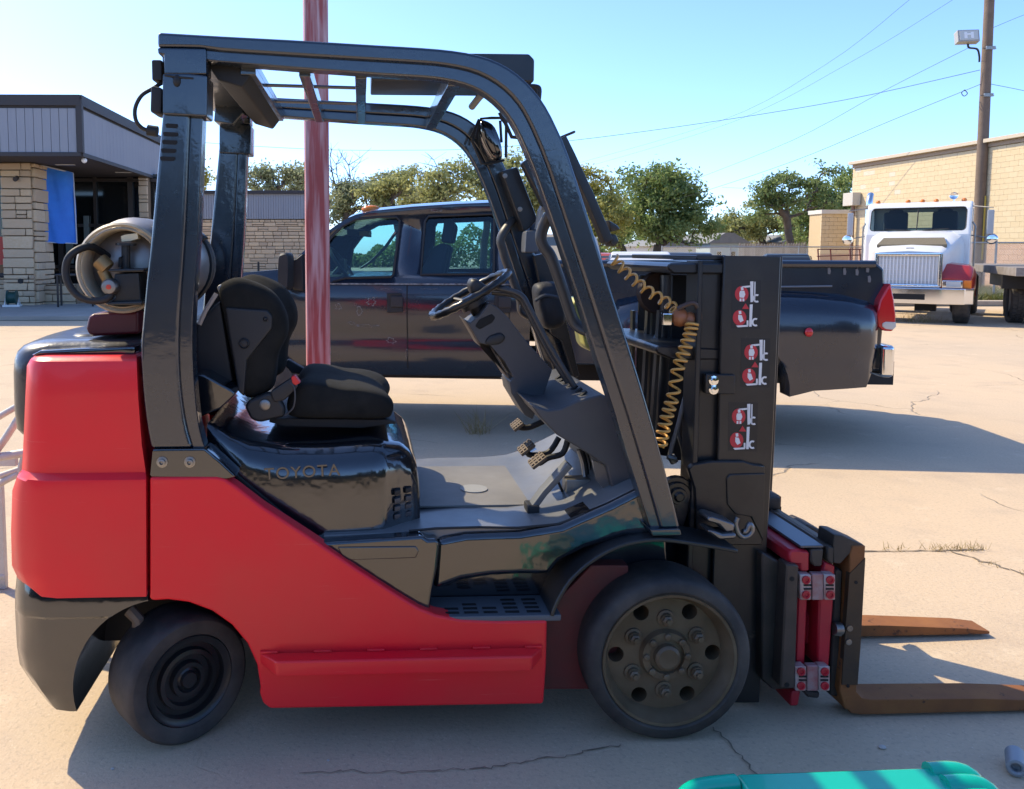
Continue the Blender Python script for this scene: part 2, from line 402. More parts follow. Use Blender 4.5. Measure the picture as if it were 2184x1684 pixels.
# glazed entrance set back under the soffit
m = MB(); m.box((-5.0, 6.2, zb/2), (10.5, .08, zb)); m.build('entrance_glass', DKG, bl)
m = MB()
for k in range(9): m.box((-9.6+k*1.12, 6.13, zb/2), (.09 if k % 2 else .16, .12, zb))
for z in (.12, 1.05, 2.35, zb-.1): m.box((-5, 6.12, z), (10.4, .1, .1))
m.build('entrance_frame', mat('bronze_frame', (.05, .04, .035), .45), bl)
m = MB()
for x, z, w, h in ((-2.6, 1.9, .22, 1.5), (-2.05, 1.9, .16, 1.5), (-3.4, 1.1, .5, .08), (-1.6, 1.1, .6, .08), (-3.5, 2.9, .6, .05)): m.box((x, 6.09, z), (w, .05, h))
m.build('door_panel', mat('pale_door_glass', (.16, .19, .18), .12), bl)
m = MB(); m.box((-.15, 6.05, zb/2), (.26, .5, zb)); sp = m.build('entrance_pier', MORT, bl); stone_face(sp, (-.28, 5.8, 0), 'x', .28, zb-.05, 12)
m = MB(); sx0, sx1 = LB.xz(262, 450, 6.25)[0], LB.xz(345, 450, 6.25)[0]; m.box(((sx0+sx1)/2, 6.4, zb/2+.1), (sx1-sx0, .3, zb)); m.build('side_wall', mat('dark_green_grey', (.065, .075, .07), .8, 0, None, (2, (.085, .09, .085), .7)), bl)
m = MB(); m.ball((-.02, .3, zb-.1), .07); m.cyl((-.02, .3, zb-.05), (-.02, .3, zb+.02), .03); m.build('soffit_camera', WHT, bl)
for sx_, sy_ in ((-1.2, 2.2), (-.3, 4.4)): m = MB(); m.box((sx_, sy_, zb-.005), (.5, .14, .04)); m.build('soffit_light', mat('lamp_lens', (.6, .6, .55), .4), bl)
m = MB(); m.cyl((pl.x+.45, pl.y-.06, 2.0+1.45), (pl.x+.45, pl.y-.2, 2.0+1.4), .06); m.build('spot_lamp', TRIM, bl)
m = MB(); m.cyl((pl.x+.45, pl.y-.02, .75), (pl.x+.45, pl.y-.1, .75), .07); m.build('wall_outlet', BLKM, bl)
# pavement in front of the building
def lbp(x, y): q = LB.M @ Vector((x, y, 0)); return (q.x, q.y)
m = MB(); m.slab([lbp(-16, -2.1), lbp(3.2, -2.1), lbp(3.2, 8), lbp(-16, 8)], .002, .11)
struct(m.build('pavement', mat('pavement_concrete', (.36, .33, .29), .9, 0, [(50, .3, .004)], (1.5, (.29, .265, .235), .8)), None, .02))
# blue tarp tied between pier and eaves
TARP = mat('blue_tarp', (.008, .15, .60), .55, 0, [(5, .5, .04), (60, .1, .002)], (4, (.012, .19, .68), .7))
q = [at(87, 353, 22.9), at(156, 370, 23.6), at(164, 520, 23.6), at(95, 517, 22.9)]
v, f = [], []; nu, nv_ = 14, 20; random.seed(3)
for j in range(nv_+1):
    for i in range(nu+1):
        a, b = i/nu, j/nv_; p = (q[0]*(1-a)+q[1]*a)*(1-b) + (q[3]*(1-a)+q[2]*a)*b
        p = p + Vector((0, 1, 0))*(.05*math.sin(6*a+2*b)+.03*math.sin(11*a-7*b)) + Vector((0, 0, .02*math.sin(9*a)))
        v.append(p)
nn = len(v); v += [p + Vector((.003, .008, 0)) for p in v]
for j in range(nv_):
    for i in range(nu):
        a = j*(nu+1)+i; f.append((a, a+1, a+nu+2, a+nu+1)); f.append((nn+a, nn+a+nu+1, nn+a+nu+2, nn+a+1))
o = MB().add(v, f).build('tarp', TARP, None, smooth=80); tag(o, 'bright blue tarp hanging beside the stone pier', 'tarp')
m = MB(); m.tube([q[0], q[1]], .02, 6); m.tube([q[1], q[2]], .018, 6); m.tube([q[2], q[3]], .015, 6); m.build('hem', mat('tarp_hem', (.5, .52, .55), .7), o)
# small things under the soffit
p = on_ground(40, 662); hr = empty('hose_reel', 'dark green garden hose reel at foot of stone pier', 'hose reel', (p.x, p.y-.35, .11), .2)
m = MB(); m.lathe([(.05, -.12), (.19, -.12), (.2, -.1), (.15, -.08), (.15, .08), (.2, .1), (.19, .12), (.05, .12)], (0, 0, .24), (1, 0, 0), 20); m.build('drum', mat('green_plastic', (.01, .06, .05), .45), hr, .006)
m = MB(); m.box((0, 0, .03), (.42, .3, .06)); m.build('base', WHT, hr, .01)
for sx in (-1, 1): MB().bar([(sx*.16, -.12, .05), (sx*.16, 0, .26), (sx*.16, .12, .05)], .03, .03).build('leg', WHT, hr)
p = on_ground(155, 655, .11)
pt = empty('patio_table', 'dark metal table standing under the soffit', 'table', (p.x, p.y+.3, .11), .25)
m = MB(); m.box((0, 0, .82), (.95, .7, .05)); m.build('table_top', BLKS, pt, .01)
for sx in (-1, 1):
    for sy in (-1, 1): MB().box((sx*.42, sy*.3, .4), (.05, .05, .8)).build('leg', BLKS, pt)
# rear wing: stone wall under a ribbed fascia
wy = 40.0; wl, wr = at(418, 440, wy), at(651, 440, wy); wt = at(560, 413, wy).z; wm = at(560, 468, wy).z
bw2 = empty('stone_wing', 'stone walled wing with ribbed grey fascia behind the pickup', 'building', (wl.x, wy, 0))
ww = wr.x - wl.x
m = MB(); m.box((ww/2, 3.1, wm/2), (ww-.05, 6, wm)); m.box((ww/2, 3.1, (wt+wm)/2), (ww+.2, 6.2, wt-wm-.02)); m.build('wall', MORT, bw2)
stone_face(bw2, (0, .06, 0), 'x', ww, wm-.02, 31, .12, .3); stone_face(bw2, (ww-.03, .1, 0), 'y', 1.2, wm-.02, 32, .12, .3, out=1)
nb = 44
for i in range(nb): inst('fascia_board', bme, bw2, (ww*(i+.5)/nb+.03, -.03, (wt+wm)/2), (ww/nb-.012, .06, wt-wm-.02))
m = MB(); m.box((ww/2+.05, 3, wt+.05), (ww+.4, 6.4, .16)); m.build('roof_trim', TRIM, bw2, .01)
m = MB(); m.box((ww+.05, -.05, wm-.15), (.12, .3, .3)); m.build('eave_bracket', TRIM, bw2, .01)
p = at(530, 580, 30); m = MB(); m.box((0,0,.45), (.75, .5, .5)); m.box((0, 0, .72), (.8, .55, .05)); 
for sx in (-1, 1):
    for sy in (-1, 1): m.box((sx*.3, sy*.2, .1), (.05, .05, .2))
m.cyl((.36, 0, .7), (.36, 0, 1.15), .04); o = m.build('barbecue_smoker', BLKM, None, .02); o.location = (p.x, 30, 0); tag(o, 'small black metal box smoker by the far stone wall', 'smoker')

# ---------------- yellow block building on the right
a, b = at(1821, 347, 40.0), at(2184, 287, 30.3); YB = Frame(a.x, a.y, math.atan2(b.y-a.y, b.x-a.x))
yz = a.z; yb = empty('block_warehouse', 'tall pale yellow concrete block building behind the white truck', 'building', YB.o, YB.yaw)
YEL = mat('yellow_block_paint', (.64, .51, .32), .85, 0, [(25, .35, .008)], (1.4, (.60, .47, .28), .8), rnd=(.655, .525, .335))
PNK = mat('pink_block_paint', (.50, .32, .215), .85, 0, [(25, .35, .008)], (1.4, (.44, .28, .19), .8), rnd=(.54, .35, .24))
PAL = mat('flaked_block', (.62, .56, .44), .9, 0, [(25, .35, .008)])
YM = mat('yellow_mortar', (.56, .43, .26), .9, 0, [(40, .3, .004)])
LW = 16.0
m = MB(); m.box((LW/2, 6.02, yz/2-.05), (LW-.02, 12, yz-.12)); m.build('wall', YM, yb)
blk = MB(); blk.box((0,0,0), (1,1,1)); bmY = blk.mesh('block', .02, 1); bmY.materials.append(YEL); bmP = bmY.copy(); bmP.materials.clear(); bmP.materials.append(PNK); bmW = bmY.copy(); bmW.materials.clear(); bmW.materials.append(PAL)
rows = int((yz-.12)/.2); cells = []; random.seed(8)
for r in range(rows):
    x = 0 if r % 2 else -.2
    while x < LW:
        x0, x1 = max(x, 0), min(x+.4, LW); 
        if x1-x0 > .05: cells.append((x0, x1, r))
        x += .4
cells.sort(key=lambda c: abs((c[0]+c[1])/2 - 7.0)); rest = {0: MB(), 1: MB(), 2: MB()}
for i, (x0, x1, r) in enumerate(cells):
    z = r*.2+.1; t = 1 if z < 1.72 else 0
    if x0 < 3.0 and r > rows-9 and random.random() < .13: t = 2
    dpt = .05+random.uniform(0, .003)
    if i < 300: inst('block', (bmY, bmP, bmW)[t], yb, ((x0+x1)/2, -dpt/2+.03, z), (x1-x0-.006, dpt, .2-.006))
    else: rest[t].box(((x0+x1)/2, -dpt/2+.03, z), (x1-x0-.006, dpt, .194))
for t, mm in ((0, YEL), (1, PNK), (2, PAL)):
    if rest[t].v: tag(rest[t].build('block_field', mm, yb), None, None, None, 'stuff')
m = MB(); m.box((LW/2, 5.9, yz-.05), (LW+.1, 12.3, .14)); m.build('coping', mat('coping', (.55, .47, .36), .8), yb, .01)
m = MB(); m.box((LW/2, -.04, yz-.2), (LW, .05, .16)); m.build('coping_band', mat('coping_band', (.36, .27, .19), .8), yb, .006)
m = MB(); m.box((.35, -.25, yz-1.75), (.75, .4, .6)); m.build('scupper_box', mat('scupper', (.55, .52, .46), .6), yb, .015)
m = MB(); m.cyl((.4, -.2, yz-2.0), (.4, -.2, 0), .09); m.build('downpipe', mat('brown_pipe', (.22, .13, .09), .6), yb)
ax0, ax1 = at(1752, 470, 42), at(1822, 470, 42); az = at(1780, 455, 42).z
an = empty('block_annex', 'low yellow block annex with white coping beside the warehouse', 'building', (ax0.x, 42, 0))
aw = ax1.x-ax0.x
m = MB(); m.box((aw/2, .65, az/2), (aw-.03, 1.2, az)); m.build('wall', YM, an)
for r in range(int(az/.2)):
    x = 0 if r % 2 else -.2
    while x < aw:
        x0, x1 = max(0, x), min(aw, x+.4)
        if x1-x0 > .05: inst('block', bmP if r*.2 < 1.4 else bmY, an, ((x0+x1)/2, .03, r*.2+.1), (x1-x0-.01, .07, .19))
        x += .4
m = MB(); m.box((aw/2, .6, az+.06), (aw+.1, 1.4, .2)); m.build('coping', mat('white_coping', (.62, .6, .55), .7), an, .01)

# ---------------- grass verge, kerb
p0, p1 = on_ground(1660, 612), on_ground(2400, 612)
VER = mat('verge_soil', (.12, .11, .045), .95, 0, [(20, .6, .03)], (3, (.2, .16, .07), .9))
m = MB(); m.slab([(13.3, 23.8), (28, 23.8), (28, 36), (14.0, 36)], .0, .12); struct(m.build('verge', VER))
m = MB(); m.slab([(12.5, 23.35), (28, 23.35), (28, 23.78), (12.5, 23.78)], 0, .15); struct(m.build('kerb', mat('kerb_concrete', (.43, .36, .28), .9, 0, [(30, .4, .006)], (3, (.34, .28, .22), .8)), None, .03))
def blades(name, pts, hmin, hmax, w, mt, lab, cat, seed):
    rg = np.random.default_rng(seed); n = len(pts); P = np.array(pts); a = rg.uniform(0, 6.283, n); h = rg.uniform(hmin, hmax, n); ln = rg.normal(0, .6, (n, 2))*h[:, None]
    d = np.stack([np.cos(a), np.sin(a), np.zeros(n)], 1)*w/2; up = np.stack([ln[:, 0], ln[:, 1], h], 1)
    V = np.empty((n, 4, 3)); V[:, 0] = P-d; V[:, 1] = P+d; V[:, 2] = P+up*.6+d*.7+np.array([0,0,0]); V[:, 3] = P+up
    F = [(4*i, 4*i+1, 4*i+2, 4*i+3) for i in range(n)]
    me = bpy.data.meshes.new(name); me.from_pydata(V.reshape(-1, 3).tolist(), [], F); me.materials.append(mt)
    o = bpy.data.objects.new(name, me); COL.objects.link(o); tag(o, lab, cat, None, 'stuff'); return o
def leafmat(name, c1, c2, tr=.35):
    m = bpy.data.materials.new(name); m.use_nodes = True; nt = m.node_tree; N, L = nt.nodes, nt.links; N.clear()
    gm = N.new('ShaderNodeNewGeometry'); mx = N.new('ShaderNodeMix'); mx.data_type = 'RGBA'; mx.inputs[6].default_value = (*c1, 1); mx.inputs[7].default_value = (*c2, 1)
    L.new(gm.outputs['Random Per Island'], mx.inputs[0]); d = N.new('ShaderNodeBsdfPrincipled'); d.inputs['Roughness'].default_value = .55; d.inputs['Specular IOR Level'].default_value = .3; t = N.new('ShaderNodeBsdfTranslucent')
    L.new(mx.outputs[2], d.inputs['Base Color']); L.new(mx.outputs[2], t.inputs[0]); x = N.new('ShaderNodeMixShader'); x.inputs[0].default_value = tr
    L.new(d.outputs[0], x.inputs[1]); L.new(t.outputs[0], x.inputs[2]); o = N.new('ShaderNodeOutputMaterial'); L.new(x.outputs[0], o.inputs[0]); return m
GRS = leafmat('grass_blade', (.10, .13, .03), (.22, .20, .07)); DRY = leafmat('dry_grass', (.38, .28, .12), (.30, .24, .11))
rg = random.Random(4)
blades('grass', [(rg.uniform(14, 25), 23.9+10*rg.random()**1.4, .12) for _ in range(9000)], .08, .26, .035, GRS, 'rough green grass along the chain link fence', 'grass', 1)
def tuft(x, y, n, h, lab, spread=.05):
    p = on_ground(x, y); r = random.Random(int(x*7+y)); pts = [(p.x+r.gauss(0, spread), p.y+r.gauss(0, spread), .002) for _ in range(n)]
    o = blades('weed', pts, h*.4, h, .006, DRY, lab, 'weed', int(x)); o['group'] = 'dry weeds in the yard'; return o
tuft(1018, 925, 60, .22, 'dry weed in the shadow of the pickup'); tuft(1955, 688, 120, .3, 'dry weed in front of the white truck', .2)
def line_weeds(a, b, n, h, lab):
    r = random.Random(n); A, B = on_ground(*a), on_ground(*b)
    pts = []
    for _ in range(n):
        t = min(1, max(0, r.choice((.3, .62, .7, .78, .9))+r.gauss(0, .05))); p = A.lerp(B, t); pts.append((p.x+r.gauss(0, .02), p.y+r.gauss(0, .02), .002))
    blades('weed_strip', pts, h*.3, h, .004, DRY, lab, 'weeds', n)
line_weeds((1830, 1176), (2110, 1172), 110, .05, 'dry weeds along the joint beyond the forks')
line_weeds((2040, 1182), (2330, 1275), 60, .04, 'dry weeds in the crack beyond the forks')
# ---------------- fences
GALV = mat('galvanised', (.42, .42, .41), .45, .7, None, (6, (.32, .31, .3), .6))
def chain_fence(p0, p1, h, lab, step, wire=.0035, cell=.075, base=.0):
    p0, p1 = Vector(p0), Vector(p1); L = (p1-p0).length; o = empty('chain_link_fence', lab, 'fence', p0, math.atan2(p1.y-p0.y, p1.x-p0.x))
    n = max(1, round(L/step))
    for i in range(n+1): 
        m = MB(); m.cyl((L*i/n, 0, base), (L*i/n, 0, h+.05), .032, 8); m.build('post', GALV, o)
    m = MB(); m.cyl((0, -.005, h), (L, -.005, h), .024, 8); m.build('top_rail', GALV, o)
    m = MB(); k = int((L+h)/cell)
    for i in range(k):
        for sgn in (0, 1):
            a = i*cell - h; x0, x1 = a, a+h; z0, z1 = base, h
            if x0 < 0: z0 = base+(0-x0)*(h-base)/h; x0 = 0
            if x1 > L: z1 = h-(x1-L)*(h-base)/h; x1 = L
            if x1 <= x0: continue
            A, B = ((x0, .0, z0), (x1, .0, z1))
            if sgn: A, B = (L-x0, .004, z0), (L-x1, .004, z1)
            m.tube([A, B], wire, 3)
    tag(m.build('wire_mesh', GALV, o), None, None, None, 'stuff'); return o
chain_fence((15.2, 25.2, .0), (23.4, 25.2, 0), 1.79, 'galvanised chain link fence in front of the pink painted wall', 2.6)
chain_fence((11.3, 36, 0), (20.1, 36, 0), 1.71, 'galvanised chain link fence in front of the wooden fence', 2.9, .003, .09)
WOOD = mat('grey_fence_wood', (.27, .25, .22), .9, 0, [(30, .4, .01)], (7, (.2, .18, .16), .8), rnd=(.33, .31, .28))
wf = empty('wooden_fence', 'weathered grey picket fence in front of far houses', 'fence', (17.9, 44, 0))
pm = MB(); pm.prism([(-.5, 0), (.5, 0), (.5, .93), (.2, 1), (-.2, 1), (-.5, .93)], -.5, .5); pm = pm.mesh('picket'); pm.materials.append(WOOD); random.seed(2)
for i in range(36): inst('picket', pm, wf, (i*.142, random.uniform(-.012, .012)+(.0 if i < 24 else -(i-24)*.11), 0), (.132, .022, 1.93+random.uniform(-.04, .03)+(.06 if i > 23 else 0)))
m = MB(); m.box((1.7, .05, .5), (3.4, .06, .09)); m.box((1.7, .05, 1.5), (3.4, .06, .09)); m.build('rail', WOOD, wf)
# rusty metal rack by the wall
RED2 = mat('rusty_red', (.25, .06, .045), .7, .1, None, (9, (.16, .06, .04), .8))
p = at(1790, 590, 30); rk = empty('metal_rack', 'rusty red metal rack leaning by the annex', 'rack', (p.x-.75, 30, 0))
for x in (0, .45, 1.15, 1.5): MB().tube([(x+.12, 0, 0), (x, .12, 1.62)], .025, 6).build('upright', RED2, rk)
for z, s in ((1.6, 0), (1.35, .05), (1.0, -.08), (.6, 0)): MB().tube([(-.05, .05, z), (1.6, .06, z+s)], .022, 6).build('rail', RED2, rk)

# ---------------- far houses
ROOF = mat('grey_shingle', (.24, .24, .235), .9, 0, [(30, .3, .01)], (4, (.19, .19, .19), .7))
def house(x0, x1, ye, yr, Y, dep, col, lab):
    A, B = at(x0, ye, Y), at(x1, ye, Y); zr = at(x0, yr, Y).z; w = B.x-A.x; h = A.z
    o = empty('house', lab, 'house', (A.x, Y, 0)); 
    m = MB(); m.box((w/2, dep/2, h/2), (w, dep, h)); m.build('wall', mat('siding'+str(x0), col, .8), o)
    m = MB(); e = .3; m.prism([(-e, h-.02), (w+e, h-.02), (w*.62, zr), (w*.38, zr)], -e, dep+e); m.build('roof', ROOF, o)
    for k in (.25, .65):
        m = MB(); m.box((w*k, -.03, h*.55), (w*.14, .08, h*.36)); wi = m.build('window', mat('white_trim', (.6, .6, .58), .6), o)
        m = MB(); m.box((w*k, -.06, h*.55), (w*.11, .06, h*.3)); m.build('pane', DKG, wi)
    return o
house(1515, 1590, 519, 497, 62, 9, (.42, .50, .52), 'pale blue house with low grey roof behind the picket fence')
house(1672, 1775, 517, 499, 66, 9, (.45, .42, .38), 'small house whose grey roof rises behind the picket fence')
house(1395, 1485, 525, 510, 60, 8, (.6, .58, .54), 'low pale house under the big round tree')

# ---------------- trees
BARK = mat('bark', (.075, .06, .048), .9, 0, [(12, .6, .03)], (4, (.12, .10, .085), .8))
def tree(lab, base, blobs, seed, nclus, nleaf, lsz, lm, sig=.5, trunk_r=.24, dead=0, group='trees beyond the yard', lean=(0, 0), name='tree', dead_box=None):
    rg = np.random.default_rng(seed); bx, by = base
    o = empty(name, lab, 'tree', (bx, by, 0), 0, group)
    # each mass is broken into smaller boughs, and foliage tufts sit along the boughs
    cl = []; vol = np.array([b[3]*b[4]*b[5] for b in blobs]); vol = vol/vol.sum(); nb = max(10, int(nclus/3.2))
    for i in range(nb):
        b = blobs[rg.choice(len(blobs), p=vol)]; d = rg.normal(size=3); d /= np.linalg.norm(d); r = rg.uniform(.1, 1.35)**.7
        c = np.array(b[:3]) + d*r*np.array(b[3:6]); sz = rg.uniform(.12, .5)*min(b[3], b[5]*1.3)
        for k in range(5):
            e = rg.normal(size=3)*np.array([1.25, 1.1, .6])*sz*.75; cl.append(c+e)
    cl = np.array(cl); zmin = cl[:, 2].min(); top = cl[:, 2].max()
    nodes = [np.array([0, 0, 0.]), np.array([.05+lean[0]*.3, 0, zmin*.6])]; par = [-1, 0]
    zz = zmin*.6; c = cl.mean(0)
    for k in range(4):
        t = (k+1)/4; nodes.append(np.array([c[0]*t*.7+rg.normal(0, .12)+lean[0]*t, c[1]*t*.7+rg.normal(0, .12), zmin*.6 + (c[2]-zmin*.6)*t])); par.append(len(nodes)-2)
    order = np.argsort(np.linalg.norm(cl - np.array([c[0], c[1], zmin]), axis=1)); tips = []
    for i in order:
        p = cl[i]; A = np.array(nodes); dd = np.linalg.norm(A-p, axis=1) + 1.2*np.maximum(0, A[:, 2]-p[2]+.2); dd[0] += 99; j = int(dd.argmin())
        mid = (nodes[j]+p)/2 + rg.normal(0, .12, 3)*np.linalg.norm(nodes[j]-p)*.6 + np.array([0, 0, .06*np.linalg.norm(nodes[j]-p)])
        nodes.append(mid); par.append(j); nodes.append(p); par.append(len(nodes)-2); tips.append(len(nodes)-1)
    cnt = np.ones(len(nodes))
    for i in range(len(nodes)-1, 0, -1): cnt[par[i]] += cnt[i]
    rad = trunk_r*(cnt/cnt[0])**.47; rad = np.maximum(rad, .012)
    m = MB()
    for i in range(1, len(nodes)):
        a, b = nodes[par[i]], nodes[i]; n = 7 if rad[i] > .06 else 4
        ra = min(rad[par[i]], rad[i]*1.5)
        m.tube([a, b], [ra, rad[i]], n)
    if dead:
        top_nodes = sorted(range(len(nodes)), key=lambda i: -nodes[i][2])[:max(4, dead)]
        db = dead_box or (0, 0, top, 1.2, 2.0)
        for _ in range(dead):
            st = np.array([db[0]*.6+rg.normal(0, .15), db[1], zmin+.5]); en = np.array([db[0]+rg.uniform(-db[3], db[3]), db[1]+rg.uniform(-.8, .8), db[2]+rg.uniform(.2, 1)*db[4]])
            pts = [st + (en-st)*t + rg.normal(0, .18, 3)*(0 < t < 1) for t in np.linspace(0, 1, 6)]; m.tube(pts, [.11, .08, .06, .045, .03, .012], 5)
            for k in range(7):
                q = pts[rg.integers(2, 6)]; e = q + np.array([rg.normal(0, .7), rg.normal(0, .5), rg.uniform(.3, 1.2)]); mm_ = (q+e)/2+rg.normal(0, .1, 3); m.tube([q, mm_, e], [.028, .02, .008], 4)
                for z in range(3): e2 = mm_ + np.array([rg.normal(0, .35), rg.normal(0, .3), rg.uniform(.1, .6)]); m.tube([mm_, e2], [.013, .006], 3)
    m.build('trunk', BARK, o, smooth=70)
    wt = rg.uniform(.2, 1.6, len(cl)); C = cl[rg.choice(len(cl), int(nclus*nleaf*.85), p=wt/wt.sum())]
    P = C + rg.normal(0, sig*.7, C.shape)*np.array([1, 1, .7]); n = len(P)
    u = rg.normal(size=(n, 3)); u /= np.linalg.norm(u, axis=1)[:, None]; w = np.cross(u, rg.normal(size=(n, 3))); w /= np.linalg.norm(w, axis=1)[:, None]
    s = (lsz*rg.uniform(.6, 1.4, n))[:, None]
    V = np.empty((n, 4, 3)); V[:, 0] = P-u*s; V[:, 1] = P+w*s*.45; V[:, 2] = P+u*s; V[:, 3] = P-w*s*.45
    me = bpy.data.meshes.new('crown'); me.vertices.add(4*n); me.vertices.foreach_set('co', V.reshape(-1)); me.loops.add(4*n); me.loops.foreach_set('vertex_index', np.arange(4*n, dtype=np.int32))
    me.polygons.add(n); me.polygons.foreach_set('loop_start', np.arange(0, 4*n, 4, dtype=np.int32)); me.update(calc_edges=True); me.materials.append(lm)
    co = bpy.data.objects.new('crown', me); COL.objects.link(co); co.parent = o
    return o
L1 = leafmat('leaf_greygreen', (.22, .26, .13), (.38, .40, .24), .5); L2 = leafmat('leaf_olive', (.28, .30, .10), (.46, .46, .20), .5)
L3 = leafmat('leaf_green', (.15, .23, .07), (.31, .37, .14), .5); L4 = leafmat('leaf_yellowgreen', (.33, .32, .07), (.46, .44, .15), .5); L5 = leafmat('leaf_dark', (.13, .20, .07), (.26, .31, .12), .5)
def TB(x, Y): return ((x-CX)/FPX*Y, Y)
def BL(x, y, w, h, Y, bx, dep=None):            # a crown mass from its middle and half sizes as seen
    k = Y/FPX; p = at(x, y, Y); return (p.x-bx, 0, p.z, w*k, (dep or w*k*.9), h*k)
def mk(lab, Y, bx_px, blobs, seed, nc, nl, ls, lm, **kw):
    b = TB(bx_px, Y); return tree(lab, b, [BL(*q, Y, b[0]) for q in blobs], seed, nc, nl, ls, lm, **kw)
mk('airy grey green tree rising over the stone wing', 60, 590, [(560, 385, 42, 32), (578, 330, 22, 20), (620, 385, 38, 34), (640, 365, 24, 25)], 1, 80, 55, .13, L1, sig=.42)
mk('dry topped tree just right of the red post', 58, 728, [(735, 415, 32, 38), (790, 405, 40, 32), (845, 400, 40, 30), (720, 450, 20, 20)], 2, 110, 80, .12, L1, sig=.42, dead=5, dead_box=(.3, 0, 6.2, 1.2, 2.6), lean=(-.6, 0))
mk('bushy yellow green tree above the pickup hood end', 56, 850, [(850, 400, 36, 36), (820, 420, 30, 28)], 12, 50, 80, .12, L2, sig=.4)
mk('wide olive tree behind the pickup cab', 54, 1030, [(940, 405, 48, 38), (1000, 375, 60, 50), (1090, 365, 60, 52), (1150, 400, 50, 60), (1100, 420, 80, 40)], 3, 190, 90, .13, L2, sig=.45, dead=2, dead_box=(-3.2, 0, 5.4, .6, 1.6))
mk('yellowing tree between overhead guard and round tree', 50, 1270, [(1260, 420, 45, 42), (1290, 470, 50, 50), (1225, 400, 30, 40), (1240, 480, 40, 40)], 4, 120, 90, .12, L4, sig=.4)
mk('large round green tree right of the overhead guard', 52, 1395, [(1400, 420, 70, 55), (1350, 470, 48, 45), (1460, 460, 52, 48), (1410, 480, 85, 40), (1440, 395, 45, 35)], 5, 230, 90, .13, L3, sig=.42, trunk_r=.26)
mk('open crowned tree with dark limbs beside the annex', 58, 1680, [(1650, 400, 38, 32), (1690, 375, 36, 22), (1750, 378, 36, 24), (1630, 440, 28, 22), (1720, 425, 50, 30)], 6, 95, 75, .12, L5, sig=.36, trunk_r=.26)
mk('dense green tree against the yellow wall corner', 60, 1765, [(1770, 440, 52, 45), (1790, 410, 36, 36), (1740, 480, 50, 35)], 7, 120, 90, .13, L3, sig=.42)
mk('low bushy tree above the picket fence', 68, 1620, [(1580, 480, 45, 22), (1630, 470, 48, 28), (1680, 482, 50, 24), (1545, 488, 30, 18)], 8, 110, 80, .15, L2, sig=.45)
mk('tree glimpsed between the two rear guard legs', 62, 405, [(430, 375, 26, 36), (395, 390, 34, 34)], 9, 60, 80, .13, L4, sig=.42)
mk('thin hazy tree between the red post and the pickup cab', 66, 690, [(668, 420, 40, 26), (640, 400, 26, 30), (705, 440, 30, 24)], 21, 70, 60, .13, L1, sig=.5)
mk('pale olive bush line above the pickup windscreen', 64, 900, [(890, 425, 34, 20), (930, 415, 40, 26), (870, 435, 40, 16)], 22, 70, 60, .13, L2, sig=.5)
mk('green tree peeking past the guard pillar', 60, 1330, [(1325, 450, 34, 40), (1310, 490, 40, 28)], 23, 70, 70, .13, L3, sig=.5)
mk('far low trees left of the annex', 75, 1560, [(1530, 495, 34, 16), (1570, 490, 36, 18), (1600, 498, 34, 14)], 24, 60, 60, .16, L1, sig=.55)
rg = np.random.default_rng(5); n = 26000; xs = rg.uniform(-22, 62, n); top = 2.6+.9*np.sin(xs*.31)+.7*np.sin(xs*.83+1)+.5*np.sin(xs*2.1); zz_ = rg.beta(1.2, 1.0, n)*np.maximum(top, 1.2)
P = np.stack([xs, 80+rg.normal(0, 1.2, n), zz_], 1); u = rg.normal(size=(n, 3)); u /= np.linalg.norm(u, axis=1)[:, None]; w = np.cross(u, rg.normal(size=(n, 3))); w /= np.linalg.norm(w, axis=1)[:, None]
V = np.stack([P-u*.22, P+w*.12, P+u*.22, P-w*.12], 1)
me = bpy.data.meshes.new('shrub_belt'); me.from_pydata(V.reshape(-1, 3).tolist(), [], [(4*i, 4*i+1, 4*i+2, 4*i+3) for i in range(n)]); me.materials.append(L3)
o = bpy.data.objects.new('shrub_belt', me); COL.objects.link(o); tag(o, 'long low belt of green shrubs far beyond the yard', 'shrubs', None, 'stuff')
# unseen leaf screen added behind the camera to darken reflections in black paint
rg = np.random.default_rng(77); n = 15000; th = rg.uniform(R(190), R(350), n); rr = rg.normal(11.5, .7, n); zz_ = rg.beta(1.1, 1.4, n)*(2.6+.6*np.sin(th*9)+.5*np.sin(th*23))
P = np.stack([rr*np.cos(th), rr*np.sin(th), zz_], 1); u = rg.normal(size=(n, 3)); w = rg.normal(size=(n, 3))
V = np.stack([P-u*.16, P+w*.13, P+u*.16, P-w*.13], 1)
me = bpy.data.meshes.new('added_leaf_screen'); me.from_pydata(V.reshape(-1, 3).tolist(), [], [(4*i, 4*i+1, 4*i+2, 4*i+3) for i in range(n)]); me.materials.append(leafmat('screen_leaf', (.03, .05, .015), (.06, .08, .03), .2))
o = bpy.data.objects.new('added_leaf_screen', me); COL.objects.link(o); tag(o, 'unseen dark leaf screen added behind the camera, mirrored in the black paint', 'added_leaf_screen', None, 'stuff')

